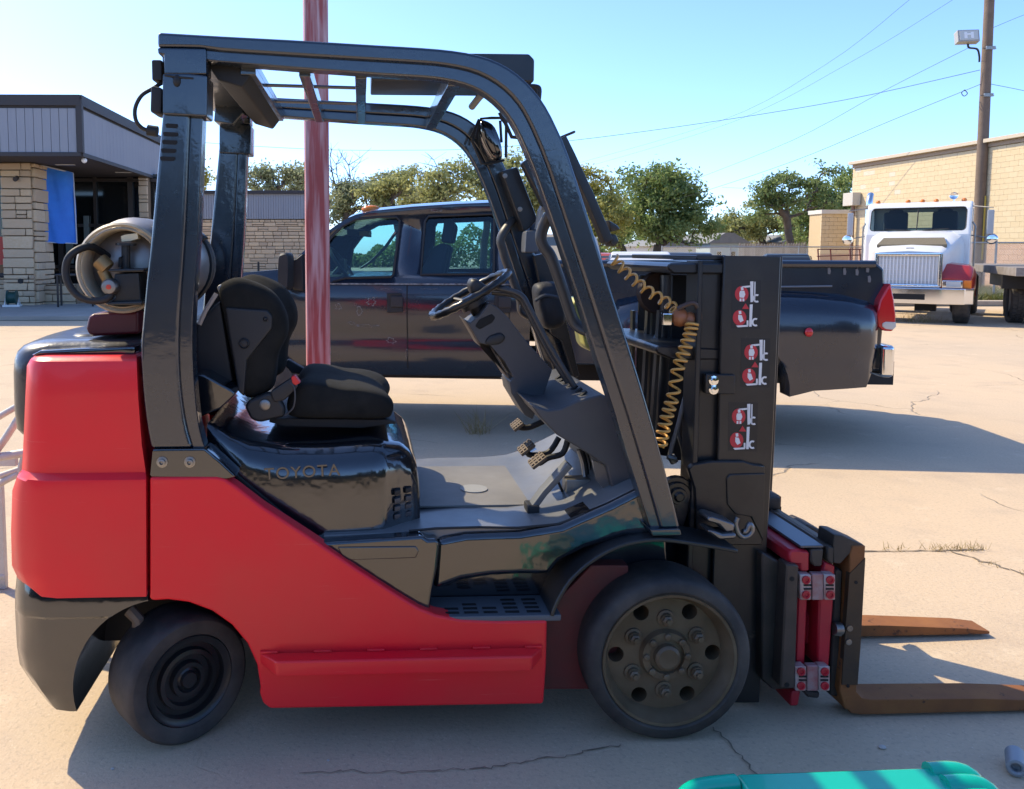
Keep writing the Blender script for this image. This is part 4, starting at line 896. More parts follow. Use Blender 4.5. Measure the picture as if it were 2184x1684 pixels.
for s in (-1, 1):
    m = MB(); m.box((s*1.38, 1.75, w0+.18), (.13, .06, .55)); mr = m.build('mirror', mat('mirror_shell', (.42, .41, .40), .4, .4), sm, .025)
    m = MB(); m.lathe([(.01, -.03), (.09, -.02), (.12, .02), (.1, .05)], (s*1.42, 1.75, w0-.19), (0, 1, 0), 16); m.build('convex_mirror', CHR, mr)
    for z0_, z1_ in ((zr-.12, w0+.5), (w0-.1, w0-.18)): m = MB(); m.tube([(s*1.03, 1.95, z0_), (s*1.42, 1.78, z1_)], .016, 6); m.build('mirror_arm', STEEL, sm)
    m = MB(); m.tube([(s*1.06, 1.85, .95), (s*1.11, 1.83, 1.1), (s*1.11, 1.83, w0+.1), (s*1.05, 1.85, w0+.2)], .018, 6); m.build('grab_rail', STEEL, sm)
m = MB(); m.tube([(-1.14, 3.0, .6), (-1.14, 3.0, zr-.1)], .09, 12); m.tube(catmull([(-1.14, 3.0, zr-.1), (-1.14, 2.98, zr+.05), (-1.14, 3.06, zr+.2), (-1.14, 3.16, zr+.27)], 4), .075, 12); m.build('exhaust_stack', CHR, sm)
m = MB(); m.tube([(-1.13, 2.99, 1.1), (-1.13, 2.99, 2.1)], .115, 12); m.build('heat_shield', mat('perforated_shield', (.5, .5, .5), .35, .9, [(220, .9, .01)]), sm)
m = MB(); m.box((0, 3.2, .75), (.9, 5.6, .25)); m.box((0, .5, .55), (1.5, .14, .14)); m.cyl((-.9, .55, .45), (.9, .55, .45), .06); m.box((.3, .9, .32), (.4, .3, .2)); m.build('chassis', BLKM, sm)

# ---------------- flatbed trailer at the right edge
tp = on_ground(2155, 690); ft = empty('flatbed_trailer', 'flatbed trailer corner with dual wheels at the right edge', 'trailer', (tp.x, tp.y, 0), R(-26))
DECK = mat('deck_edge', (.26, .235, .21), .8, 0, [(20, .4, .01)], (6, (.16, .13, .11), .9))
m = MB(); m.box((1.55, 1.6, 1.13), (3.6, 6.4, .17)); m.build('deck', DECK, ft, .01)
m = MB(); m.box((.9, 1.6, .85), (1.2, 5.6, .32)); m.box((-.06, .2, .6), (.05, .25, .9)); m.box((.1, -.3, .9), (.7, .12, .3)); m.build('frame', BLKM, ft, .01)
for x in (.12, .48): truck_wheel(ft, (0, 0, 0), .5, .28, .29, mat('rim_grey', (.25, .25, .25), .5, .6)).matrix_local = Matrix.Translation((x, .35, .5)) @ Matrix.Rotation(R(90), 4, 'Z')
for x in (2.3, 2.7): truck_wheel(ft, (0, 0, 0), .5, .28, .29).matrix_local = Matrix.Translation((x, .35, .5)) @ Matrix.Rotation(R(90), 4, 'Z')
tr = MB(); tr.box((0, 0, 0), (1, 1, 1)); tr = tr.mesh('tread_block'); tr.materials.append(RUB)
for w in [c for c in ft.children if c.name.startswith('wheel')][:2]:
    for k in range(36):
        for s in (-1, 0, 1):
            t = (k+(.5 if s else 0))/36*6.283; inst('tread_block', tr, w, (.5*math.cos(t), s*.085, .5*math.sin(t)), (.025, .065, .062), (0, -t, 0))

# ---------------- cars beyond the pickup
def far_car(px, Y, yaw, col, lab, kind='car', W=1.75, Hh=1.45, name='parked_car', roofc=None):
    p = at(px, 560, Y); o = empty(name, lab, kind, (p.x, Y, 0), yaw, None); body = mat('car_'+name+str(px), col, .3, 0, None, None, coat=.4); h2 = W/2
    def sec(y, hw, z0, z1): return [Vector((a, y, b)) for a, b in ((-hw, z0), (-hw, z1-.1), (-hw+.08, z1), (hw-.08, z1), (hw, z1-.1), (hw, z0))]
    bz = Hh*.62
    m = MB(); m.loft([sec(0, h2*.86, .35, bz-.22), sec(.12, h2*.97, .3, bz-.1), (sec(1.1, h2, .28, bz)), sec(3.6, h2, .28, bz), sec(4.4, h2*.95, .35, bz-.05)]); m.build('body', body, o, .03, smooth=40)
    m = MB(); m.loft([sec(1.15, h2*.93, bz-.03, bz+.01+.1), sec(1.75, h2*.80, bz-.03, Hh-.02), sec(2.0, h2*.8, bz-.03, Hh), sec(3.0, h2*.8, bz-.03, Hh-.02), sec(3.7, h2*.9, bz-.03, bz+.12)]); m.build('cabin', roofc or body, o, .02, smooth=40)
    m = MB(); zz = Hh-.08; k = .985
    m.add([(-h2*.84, 1.2, bz+.04), (h2*.84, 1.2, bz+.04), (h2*.72, 1.70, zz), (-h2*.72, 1.70, zz)], [(0,1,2,3)]); m.v = [(a, b-.045, c) for a, b, c in m.v]; m.build('windscreen', mat('sky_glass', (.06, .08, .09), .03, 0, None, None, spec=1.0), o)
    for s in (-1, 1):
        m = MB(); m.add([(s*h2*.945, 1.55, bz+.04), (s*h2*.945, 3.3, bz+.04), (s*h2*.83, 3.0, zz), (s*h2*.83, 1.9, zz)], [(0,1,2,3)]); m.build('side_window', DKG, o)
        m = MB(); m.box((s*h2*.68, -.02, bz-.34), (.34, .06, .16)); m.build('headlight', CLR, o, .02)
        m = MB(); m.box((s*(h2+.1), 1.6, bz+.1), (.18, .08, .13)); m.build('door_mirror', body, o, .02)
        for y in (.85, 3.5): truck_wheel(o, (0, 0, 0), .32, .2, .2).matrix_local = Matrix.Translation((s*(h2-.11), y, .32)) @ Matrix.Rotation(R(90), 4, 'Z')
    m = MB(); m.box((0, -.03, bz-.36), (W*.42, .05, .16)); m.build('grille', BLKM, o, .01)
    m = MB(); m.box((0, -.05, .42), (W*.95, .14, .16)); m.build('bumper', CHR, o, .03)
    return o
far_car(1372, 17.5, R(-14), (.55, .08, .05), 'red and white older car facing the camera behind the pickup bed', Hh=1.53, roofc=WHT)
far_car(1310, 19.5, R(-14), (.45, .09, .07), 'dull red car left of the red and white car', Hh=1.5, name='parked_car')
far_car(1478, 21, R(-14), (.02, .02, .025), 'dark car behind the mast top', Hh=1.5)
far_car(1202, 18, R(-10), (.50, .40, .26), 'tan van glimpsed between the front guard pillars', 'van', 1.95, 1.95, 'parked_van')
far_car(1690, 26, R(-20), (.012, .013, .015), 'black car roof just above the pickup bed rail', Hh=1.45)

# ================================================================== FORKLIFT
FK = Frame(.087, 3.03, R(2.5))
fk = empty('forklift', 'red and black counterbalance forklift with lowered mast and rusty forks', 'forklift', FK.o, FK.yaw)
D = lambda pts, yl: FK.P(None, pts, yl)          # outline -> (x, z) on the plane y = yl
D3 = lambda pts, yl=None: FK.P3(None, pts, yl)
def K(s, pts, yl): return FK.P(s, pts, yl)
def K3(s, pts, yl=None): return FK.P3(s, pts, yl)
def interp(tab, t):
    for (a, u), (b, v) in zip(tab, tab[1:]):
        if a <= t <= b: return u+(v-u)*(t-a)/(b-a)
    return tab[0][1] if t < tab[0][0] else tab[-1][1]
def plan(xr, xf, hw, rc, bulge, z, n=3):        # half-round rear plan outline at one height
    P = [(xf, -hw)]
    for k in range(n+1):
        a = math.pi/2*k/n; P.append((xr+rc-rc*math.sin(a), -hw+rc-rc*math.cos(a)))
    P += [(xr-bulge*.8, -hw*.35), (xr-bulge, 0)]
    Q = P + [(a, -b) for a, b in reversed(P[:-1])]
    return [Vector((a, b, z)) for a, b in Q]
def xat(px, py, yl): return FK.xz(px, py, yl)[0]
def zat(px, py, yl): return FK.xz(px, py, yl)[1]
# ---- counterweight
YC = -.515
lv = [(757, 118, .455, .05), (759, 100, .475, .06), (764, 84, .497, .08), (772, 74, .509, .09), (785, 68, .514, .10), (850, 65, .516, .10), (950, 61, .514, .10), (1010, 58, .508, .10),
      (1026, 54, .532, .11), (1030, 48, .533, .12), (1060, 40, .533, .14), (1150, 38, .533, .15), (1225, 40, .533, .15), (1252, 52, .533, .14), (1277, 84, .533, .10)]
fr = [(757, 291), (800, 292), (880, 296), (960, 303), (1012, 311), (1277, 312)]
S = [plan(xat(px-6, y, -hw+rc), xat(interp(fr, y), y, -hw), hw, rc, .02, zat(100, y, -hw)) for y, px, hw, rc in lv]
m = MB(); m.loft(S); m.build('counterweight', RED, fk, smooth=32)
lv = [(1240, 50, .50, .14), (1262, 48, .512, .14), (1282, 46, .520, .14), (1300, 46, .523, .14), (1318, 46, .526, .14), (1322, 46, .519, .14), (1400, 50, .519, .14), (1440, 56, .519, .14), (1480, 82, .519, .12), (1505, 104, .517, .10), (1519, 116, .515, .09)]
S = [plan(xat(px-6, y, -hw+rc), xat(316, y, -hw), hw, rc, .02, zat(100, y, -hw)) for y, px, hw, rc in lv]
m = MB(); m.loft(S); sk = m.build('counterweight_skirt', BLK, fk, smooth=32)
wc = FK.xz(356.5, 1470, -.52); c = MB(); c.cyl((wc[0], -.8, wc[1]), (wc[0], .8, wc[1]), .286, 56); boolean(sk, c.build('cut', None))
for pl in sk.data.polygons: pl.use_smooth = True
sk.data.set_sharp_from_angle(angle=R(32))
# black top cover and rear door
lv = [(930, 50, .38, .06), (920, 40, .40, .07), (880, 35, .41, .08), (800, 33, .41, .08), (772, 35, .41, .08), (755, 42, .405, .09), (742, 56, .395, .10), (733, 78, .38, .11), (727, 108, .36, .12), (724, 140, .33, .12)]
S = [plan(xat(px, y, -hw+rc), xat(300, y, -hw), hw, rc, .02, zat(60, y, -hw), 6) for y, px, hw, rc in lv]
m = MB(); m.loft(S); m.build('rear_cover', mat('worn_black_cover', (.03, .032, .035), .3, 0, [(9, .2, .02), (60, .1, .003)], (5, (.05, .05, .052), .7), coat=.3, wear=(16, .66, (.32, .31, .29), .6)), fk, smooth=40)
m = MB(); q = K('B1', [(225, 300), (300, 262), (620, 245), (740, 240), (1020, 230), (1020, 300), (820, 300)], -.455); m.prism([(a, b) for a, b in q], -.455, .455); m.build('top_deck', BLK, fk, .01)
m = MB(); p3 = K3('B1', [(670, 170, -.2)])[0]; m.lathe([(.05, 0), (.05, .012), (.04, .018)], p3, (0, 0, 1), 16); m.build('deck_cap', BLKS, fk)
# ---- painted side frame with wheel arch and toe step
out = [(318, 1018), (462, 1017), (482, 1023), (505, 1039), (560, 1081), (668, 1151), (760, 1213), (850, 1271), (895, 1298), (930, 1312), (985, 1322), (1060, 1325), (1168, 1324), (1166, 1420), (1160, 1504), (576, 1514), (560, 1502), (552, 1478)]
ang = [0, 15, 30, 45, 60, 75, 88, 98]
for side in (-1, 1):
    q = D(out, -.53) + [(wc[0]+.286*math.cos(R(a)), wc[1]+.286*math.sin(R(a))) for a in ang] + D([(318, 1276)], -.53)
    m = MB(); m.prism(q, side*.53, side*.46); m.build('side_frame', RED, fk, .011, 3)
    a0, a1 = xat(553, 1390, -.53), xat(1158, 1380, -.53); b0_, b1_ = xat(590, 1420, -.59), xat(1134, 1410, -.59); zt_, zb_ = zat(860, 1406, -.59), zat(860, 1440, -.59)
    m = MB(); v = []
    for z, k in ((zb_, 0), (zt_, 1)): v += [(a0, side*.528, z+(.012 if not k else .0)), (a1, side*.528, z+(.012 if not k else 0)), (b1_, side*.59, z), (b0_, side*.59, z)]
    m.add(v, [(0,3,2,1), (4,5,6,7), (0,1,5,4), (1,2,6,5), (2,3,7,6), (3,0,4,7)]); st = m.build('side_step', RED, fk, .008, 2)
    for k in range(6):
        x = a0+.03+(a1-a0-.06)*k/5; m = MB(); m.box((x, side*.534, zt_+.003), (.055, .012, .008)); m.build('weld_tab', RED, st, .003)
# inner chassis
m = MB(); m.box((xat(880, 1300, -.4), 0, .32), (xat(1200, 1300, -.4)-xat(565, 1300, -.4), .72, .42)); m.build('chassis', DARKI, fk)
m = MB(); m.box((wc[0]-.1, 0, .42), (.75, .40, .42)); m.cyl((wc[0], -.36, .19), (wc[0], .36, .19), .05); m.build('steer_axle', BLKM, fk)
m = MB(); m.tube(K3('B5', [(870, 480, -.42), (930, 540, -.43), (930, 640, -.42)]), .02, 8); m.build('steer_link', mat('grimy_tan', (.16, .13, .1), .7), fk)
# ---- wheels
def rear_wheel(side, steer):
    fx, fz = FK.xz(409, 1452, -.48); r = .190; ax = (0, -side, 0)      # wheel outer face at h = 0
    m = MB(); m.lathe([(.0, .012), (.022, .012), (.026, .022), (.034, .026), (.038, .016), (.050, .016), (.054, .034), (.072, .034), (.076, .016), (.088, .018), (.092, .034), (.108, .034), (.112, .014), (.124, .012), (.132, .006), (.136, .012), (.138, .15), (.05, .15)], (0, 0, 0), ax, 56)
    o = m.build('rear_wheel', BLKS, fk, smooth=38)
    m = MB(); m.lathe([(.135, .008), (.150, .001), (.176, .002), (.183, .007), (.188, .018), (r, .04), (r, .13), (.187, .155), (.18, .165), (.136, .16)], (0, 0, 0), ax, 72, True); m.build('tyre', RUB, o, smooth=32)
    nrm = Vector((math.sin(steer), -math.cos(steer), 0))*(1 if side < 0 else -1)
    o.location = (fx, -.48, .204) if side < 0 else (fx-.05, .50, .204); o.rotation_euler = (0, 0, steer); o.scale = (1.074,)*3; return o
rear_wheel(-1, R(38)); rear_wheel(1, R(38))
WB = mat('wheel_brown_black', (.095, .064, .036), .45, 0, [(60, .25, .003)], (9, (.16, .115, .07), .9), coat=.08, spec=.4)
def front_wheel(side):
    cx_, cz_ = FK.xz(1428, 1408, -.53); r = .2415; ax = (0, -side, 0)
    m = MB(); m.lathe([(.0, .010), (.028, .010), (.036, .016), (.037, .034), (.050, .036), (.052, .026), (.070, .028), (.076, .046), (.166, .050), (.172, .030), (.182, .012), (.186, .0), (.194, -.002), (.196, .004), (.196, .17), (.05, .17)], (0, 0, 0), ax, 64)
    o = m.build('front_wheel', WB, fk, smooth=35)
    c = MB()
    for k in range(6): a = R(60*k); q_ = Vector((.142*math.cos(a), 0, .142*math.sin(a))); c.cyl(q_+Vector((0, -side*.02, 0)), q_+Vector((0, -side*.14, 0)), .0228, 24)
    boolean(o, c.build('cut', None)); o.data.set_sharp_from_angle(angle=R(35))
    m = MB(); m.lathe([(.193, .004), (.203, -.004), (.224, -.003), (.233, .005), (.239, .018), (r, .04), (r, .14), (.238, .165), (.228, .18), (.194, .185)], (0, 0, 0), ax, 80, True); m.build('tyre', RUB, o, smooth=40)
    for k in range(6):
        a = R(60*k+30); q_ = (.107*math.cos(a), 0, .107*math.sin(a))
        m = MB(); m.lathe([(.026, .052), (.025, .042), (.018, .040), (.017, .03)], q_, ax, 18); m.lathe([(.0155, .045), (.0155, .022), (.012, .019), (.009, .018), (.009, .010), (.001, .009)], q_, ax, 6); m.build('lug_nut', WB, o, smooth=30)
    for k in range(8):
        a = R(45*k); m = MB(); m.lathe([(.010, .035), (.010, .020), (.007, .018), (.001, .018)], (.060*math.cos(a), 0, .060*math.sin(a)), ax, 8); m.build('hub_bolt', WB, o)
    o.location = (cx_, side*.535, .2665); o.scale = (1.1035, 1.05, 1.1035); return o
front_wheel(-1); front_wheel(1)
BLKP = mat('dented_gloss_black', (.006, .009, .013), .12, 0, [(2.6, .14, .05), (30, .04, .004)], coat=.7, spec=.7, rvar=(6, .2), scr=(.72, (.06, .06, .06), .5))
# ---- black lower panels, step well, fender
for side in (-1, 1):
    q = K('B6', [(455, 145), (800, 122), (1130, 100), (1165, 125), (1225, 120), (1240, 160), (1225, 300), (1195, 450), (1178, 560), (1175, 600), (700, 345)], -.50); m = MB(); m.prism(q, side*.50, side*.36); m.build('frame_panel', BLKP, fk, .022, 4)
    m = MB(); m.prism(K('B6', [(600, 165), (1090, 160), (1110, 190), (1090, 235), (640, 250)], -.50), side*.504, side*.495); m.build('panel_recess', BLKP, fk, .004)
    q = D([(930, 1151), (992, 1139), (1110, 1135), (1196, 1121), (1300, 1075), (1372, 1039), (1410, 1110), (1412, 1150), (1330, 1150), (1250, 1172), (1196, 1198), (1172, 1228), (1111, 1227), (1047, 1230), (985, 1240), (925, 1262)], -.47); m = MB(); m.prism(q, side*.475, side*.34); m.build('floor_side_panel', BLKP, fk, .024, 4)
    q = D([(915, 1180), (1180, 1180), (1330, 1140), (1420, 1130), (1425, 1200), (1180, 1345), (915, 1345)], -.37); m = MB(); m.prism(q, side*.37, side*.30); m.build('step_well_wall', BLK, fk, .01)
    m = MB(); zst = zat(1050, 1314, -.525); m.box((xat(1048, 1300, -.44), side*.448, zst-.011), (xat(1178, 1300, -.44)-xat(905, 1300, -.44), .155, .022)); tp_ = m.build('step_tread', mat('tread_plastic', (.10, .11, .125), .5, 0, [(90, .15, .002)]), fk, .006)
    for cxx, cnt in ((960, 2), (1000, 3), (1040, 2), (1085, 4), (1130, 4)):
        for k in range(cnt):
            m = MB(); m.box((xat(cxx, 1300, -.44), side*(.500-.030*k), zst+.0005), (.044, .013, .003)); m.build('tread_slot', DARKI, tp_)
    fo = K('B7', [(70, 600), (100, 520), (150, 430), (200, 362), (290, 277), (400, 203), (500, 157), (600, 130), (720, 115), (830, 118), (950, 135), (1100, 158), (1250, 186)], -.53); fo = sm2(fo, 3)
    fi = []
    for i, pq in enumerate(fo):
        a, b = fo[max(0, i-1)], fo[min(len(fo)-1, i+1)]; dx, dz = b[0]-a[0], b[1]-a[1]; l = math.hypot(dx, dz); fi.append((pq[0]+dz/l*.012, pq[1]-dx/l*.012))
    m = MB(); m.prism(fo + fi[::-1], side*.53, side*.36); m.build('front_fender', mat('fender_black', (.018, .019, .021), .38, 0, [(50, .1, .003)], (6, (.035, .034, .033), .7)), fk, .003, 1)
    m = MB(); m.prism(D([(1150, 1330), (1168, 1300), (1260, 1205), (1340, 1205), (1340, 1470), (1150, 1470)], -.42), side*.425, side*.36); m.build('inner_frame', mat('shaded_red', (.16, .022, .022), .6, 0, [(30, .2, .004)], (6, (.09, .03, .025), .9)), fk, .006)  # inner frame red: shade behind the wheel put into a darker, mottled colour
# floor and toe board
ft_ = D([(690, 1142), (872, 1134), (985, 1126), (1106, 1124), (1180, 1117), (1230, 1102), (1305, 1064), (1364, 1036)], -.45)
m = MB(); m.prism(ft_ + [(a, b-.035) for a, b in ft_[::-1]], -.45, .45); m.build('floor_plate', mat('worn_floor', (.13, .135, .142), .26, 0, [(25, .12, .004)], (3.5, (.21, .207, .20), .9), rvar=(5, .45), spec=.7), fk, .004)
m = MB(); zf_ = ft_[2][1]+.004; m.box((xat(1010, 1090, -.1)+.0, .02, zf_), (.50, .52, .006)); mt_ = m.build('floor_mat', mat('floor_mat', (.17, .16, .145), .6, 0, [(60, .2, .003)], (4, (.25, .235, .21), .8)), fk)
m = MB(); m.lathe([(.05, 0), (.05, .004), (.0, .004)], (xat(1010, 1072, -.05), -.05, zf_+.003), (0, 0, 1), 24); m.build('floor_plug', mat('plug_white', (.3, .3, .29), .6), fk)
m = MB(); m.lathe([(.012, 0), (.012, .003), (.0, .003)], (xat(935, 1068, -.2), -.2, zf_-.002), (0, 0, 1), 12); m.build('floor_hole', DARKI, fk)
m = MB(); m.tube(K3('B3', [(0, 1640, -.455), (150, 1625, -.455), (400, 1618, -.455), (620, 1622, -.455), (850, 1600, -.455), (1000, 1540, -.455)]), .004, 6); m.build('floor_edge_cable', BLKM, fk)
# ---- engine cover under the seat
def hsec(px, top, w, r=.10, zb=.50):
    x, z = FK.xz(px, top, -.40); P = []
    for k in range(8): a = math.pi/2*k/7; P.append((-w+r-r*math.cos(a), z-r+r*math.sin(a)))
    P = [(-w-.020, zb), (-w-.018, zb+.10), (-w-.010, zb+(z-r-zb)*.7)] + P
    return [Vector((x, a, b)) for a, b in P] + [Vector((x, -a, b)) for a, b in reversed(P)]
m = MB(); m.loft([hsec(440, 906, .39, .02, .70), hsec(452, 909, .40, .04, .66), hsec(490, 931, .41, .05, .6), hsec(528, 948, .41, .08), hsec(600, 958, .41), hsec(700, 957, .41), hsec(790, 951, .41), hsec(816, 953, .405), hsec(826, 955, .395), hsec(855, 962, .355, .09), hsec(878, 978, .335, .08), hsec(893, 1004, .32, .07), hsec(899, 1045, .315, .05), hsec(900, 1100, .312, .05)])
hd = m.build('engine_cover', BLK, fk, smooth=45)
m = MB(); m.prism(K('B2', [(150, 1050), (290, 1240), (700, 1572), (1085, 1572), (1085, 1566), (705, 1562), (300, 1232), (165, 1050)], -.43), -.43, -.415); m.build('cover_edge', BLKM, fk)
# grille slots on the chamfered corner
for r_ in range(4):
    for c_ in range(2):
        q = K('B2', [(1180+c_*62, 1300+r_*45-c_*12), (1215+c_*62, 1292+r_*45-c_*12), (1215+c_*62, 1318+r_*45-c_*12), (1180+c_*62, 1330+r_*45-c_*12)], -.375+.03*c_)
        m = MB(); m.prism(q, -.392+.034*c_, -.36+.03*c_); m.build('cover_slot', PLAST if r_ else BLKM, hd, .003)
# raised letters on the cover
fc = bpy.data.curves.new('lettering', 'FONT'); fc.body = 'TOYOTA'; fc.size = .054; fc.extrude = .0006; fc.bevel_depth = .0005; fc.align_x = 'LEFT'; fc.space_character = 1.12
to = bpy.data.objects.new('tmp', fc); COL.objects.link(to); bpy.context.view_layer.update()
me = bpy.data.meshes.new_from_object(to.evaluated_get(bpy.context.evaluated_depsgraph_get())); bpy.data.objects.remove(to, do_unlink=True)
lt = bpy.data.objects.new('lettering', me); COL.objects.link(lt); lt.parent = hd; me.materials.append(BLK)
lq = K('B2', [(445, 1246)], -.416)[0]; lt.location = (lq[0], -.4145, lq[1]); lt.rotation_euler = (R(90), R(-3), 0); lt['label'] = 'raised letters reading TOYOTA'
m = MB(); m.prism(D([(413, 798), (436, 800), (497, 834), (502, 842), (470, 872), (424, 892), (413, 885)], -.36), -.36, .36); m.build('rear_shroud', BLK, fk, .02, 3)
m = MB(); m.prism(D([(416, 690), (470, 640), (495, 800), (502, 838), (440, 800), (416, 800)], -.24), -.24, .24); m.build('seat_back_shroud', BLKM, fk, .015)
# ---- seat
bo = sm2([(185, 165), (215, 122), (300, 100), (420, 138), (500, 190), (552, 265), (577, 345), (572, 430), (525, 530), (505, 690), (470, 745), (385, 780), (330, 765), (290, 690), (250, 500), (212, 300)], 3, True)
def pillow(o2, ys, plane, dent=0, front=1):
    q = K('B2', o2, plane); cx_ = sum(a for a, b in q)/len(q); cz_ = sum(b for a, b in q)/len(q); S = []
    for y, s, sh in ys: S.append([Vector((cx_+(a-cx_)*s+sh, y, cz_+(b-cz_)*(s if s < 1 else 1+(s-1)*.3))) for a, b in q])
    return MB().loft(S)
m = pillow(bo, [(-.258, .80, 0), (-.25, .93, 0), (-.225, .99, 0), (-.19, 1.0, 0), (-.145, .97, -.008), (-.10, .88, -.035), (0, .86, -.04), (.10, .88, -.035), (.145, .97, -.008), (.19, 1.0, 0), (.225, .99, 0), (.25, .93, 0), (.258, .8, 0)], -.22)
m.build('backrest', FABR, fk, smooth=70)
m = MB(); m.prism(K('B2', [(222, 268), (460, 282), (490, 318), (488, 388), (345, 572), (330, 775), (295, 745), (268, 560), (240, 400)], -.265), -.268, -.245); sp_ = m.build('backrest_shell', PLASTD, fk, .008, 2)
for (a, b, r) in ((330, 472, .014), (450, 335, .006)):
    q = K('B2', [(a, b)], -.268)[0]; m = MB(); m.lathe([(r*1.3, 0), (r*1.2, .006), (r, .008), (r*.8, .004), (.001, .005)], (q[0], -.268, q[1]), (0, -1, 0), 18); m.build('shell_knob', PLASTD, sp_)
m = MB(); m.prism(K('B2', [(183, 150), (210, 130), (235, 190), (205, 200)], -.20), -.24, .1); m.build('backrest_edge', mat('pale_vinyl', (.35, .34, .32), .5), fk, .008)
co_ = sm2([(575, 800), (600, 735), (655, 690), (760, 690), (880, 715), (990, 722), (1080, 740), (1140, 772), (1172, 815), (1168, 862), (1120, 893), (850, 893), (620, 886), (580, 860)], 3, True)
m = pillow(co_, [(-.26, .82, 0), (-.25, .94, 0), (-.225, 1, 0), (-.18, 1.01, 0), (-.13, .98, 0), (-.09, .91, .0), (0, .89, 0), (.09, .91, 0), (.13, .98, 0), (.18, 1.01, 0), (.225, 1, 0), (.25, .94, 0), (.26, .82, 0)], -.22)
m.build('seat_cushion', FABR, fk, smooth=70)
m = MB(); m.prism(K('B2', [(480, 893), (1140, 900), (1190, 910), (1188, 925), (1150, 928), (1000, 950), (560, 940), (470, 915)], -.20), -.21, .21); m.build('seat_rail', BLKM, fk, .006)
m = MB(); m.prism(K('B2', [(335, 830), (355, 792), (470, 745), (520, 760), (562, 830), (560, 885), (420, 918), (370, 900)], -.27), -.285, -.245); m.build('recliner_cover', PLASTD, fk, .012, 3)
q = K('B2', [(448, 820)], -.285)[0]; m = MB(); m.lathe([(.018, 0), (.018, .006), (.012, .009), (.001, .008)], (q[0], -.285, q[1]), (0, -1, 0), 18); m.build('recliner_bolt', STEEL, fk)
m = MB(); m.prism(K('B2', [(480, 740), (600, 660), (640, 712), (560, 790), (500, 800)], -.275), -.30, -.27); bk_ = m.build('belt_buckle', PLASTD, fk, .008)
m = MB(); m.prism(K('B2', [(598, 655), (622, 648), (652, 690), (622, 705), (605, 690)], -.28), -.304, -.268); m.build('release_button', mat('buckle_red', (.75, .03, .03), .4), bk_, .004)
m = MB(); m.tube(catmull(K3('B2', [(560, 880, -.29), (605, 840, -.3), (618, 780, -.305), (612, 720, -.305), (590, 695, -.3)]), 4), .003, 6); m.build('buckle_cable', PLAST, fk)
m = MB(); m.prism(K('B2', [(555, 590), (580, 560), (690, 625), (670, 650), (600, 640)], .26), .25, .29); m.build('far_belt_anchor', BLKM, fk, .006)
# ---- dash cowl, column, wheel
ck = [(690, 925), (730, 938), (790, 955), (860, 946), (960, 900), (1085, 868), (1130, 885), (1200, 928), (1303, 1385), (1160, 1440), (1118, 1275), (1000, 1195), (840, 1098), (745, 1000)]
m = MB(); m.prism(K('B3', ck, -.36), -.36, .26); m.build('dash_cowl', PLAST, fk, .018, 3)
for k in range(3):
    for j in range(3):
        q = [FK.xy(872.3+.37661*a, 515.5+.37661*b, zat(872.3+.37661*930, 515.5+.37661*880, -.3)+.012) for a, b in ((850+k*52+j*22, 838+j*24), (885+k*52+j*22, 825+j*24), (902+k*52+j*22, 842+j*24), (868+k*52+j*22, 856+j*24))]
cz_ = zat(872.3+.37661*960, 515.5+.37661*900, -.36)
ltop = K('B3', [(860, 946), (960, 900), (1085, 868)], -.36)
for k in range(7):
    y = -.30+.06*k; m = MB(); a, b = ltop[1], ltop[2]
    m.bar([(a[0]+.02, y, a[1]+.0015), (b[0]-.03, y, b[1]+.0015)], .02, .006, Vector((0, 1, 0))); m.build('dash_slot', DARKI, fk)
m = MB(); m.prism(K('B3', [(1040, 1240), (1112, 1268), (1155, 1435), (1100, 1400), (1060, 1350)], -.34), -.34, -.325); m.build('cowl_side_panel', mat('smoky_panel', (.12, .11, .10), .3), fk)
col_ = [(312, 440), (345, 462), (400, 420), (455, 348), (500, 372), (560, 430), (660, 560), (812, 730), (770, 850), (700, 1008), (655, 985), (580, 860), (570, 795), (592, 770), (540, 680), (460, 590), (400, 576), (355, 500)]
m = MB(); m.prism(K('B3', col_, -.09), -.09, .09); m.build('steering_column', PLAST, fk, .015, 3)
m = MB(); m.prism(K('B3', [(372, 480), (398, 440), (470, 408), (492, 432), (470, 462), (400, 500)], -.09), -.094, -.08); m.build('column_pocket', DARKI, fk, .006)
m = MB(); m.prism(K('B3', [(425, 575), (450, 535), (520, 512), (550, 545), (520, 580), (455, 590)], -.09), -.10, -.08); m.build('column_lock', PLASTD, fk, .01)
m = MB(); m.prism(K('B3', [(305, 440), (340, 460), (400, 575), (460, 592), (560, 760), (545, 765), (445, 600), (388, 585)], -.02), -.065, .065); m.build('column_rear_face', mat('worn_tan_plastic', (.17, .13, .10), .6), fk, .006)
wcn = Vector(K3('B3', [(345, 300)], 0)[0]); ax_ = Vector((-.50, 0, .866)); u_ = Vector((0, 1, 0)); v_ = ax_.cross(u_)
ring = [wcn + u_*.158*math.cos(t) + v_*.158*math.sin(t) for t in np.linspace(0, 2*math.pi, 49)[:-1]]
m = MB(); m.tube(ring, [.0145+.0014*math.cos(i*math.pi) for i in range(48)], 10, True); sw = m.build('steering_wheel', mat('wheel_rim', (.012, .012, .013), .3), fk, smooth=60)
m = MB(); hub = wcn - ax_*.035
m.lathe([(.055, -.01), (.055, .02), (.04, .03), (.001, .032)], hub, ax_, 20)
m.build('wheel_hub', PLASTD, sw)
for t in (.3, 2.4, 4.5): m = MB(); m.tube([hub, wcn+u_*.155*math.cos(t)+v_*.155*math.sin(t)], .011, 8, flat=.6); m.build('spoke', PLASTD, sw)
m = MB(); m.tube([hub, hub-ax_*.09], .03, 12); m.build('column_shaft', BLKM, fk)
kp = K3('B3', [(350, 215), (430, 290)], -.08); m = MB(); S = []
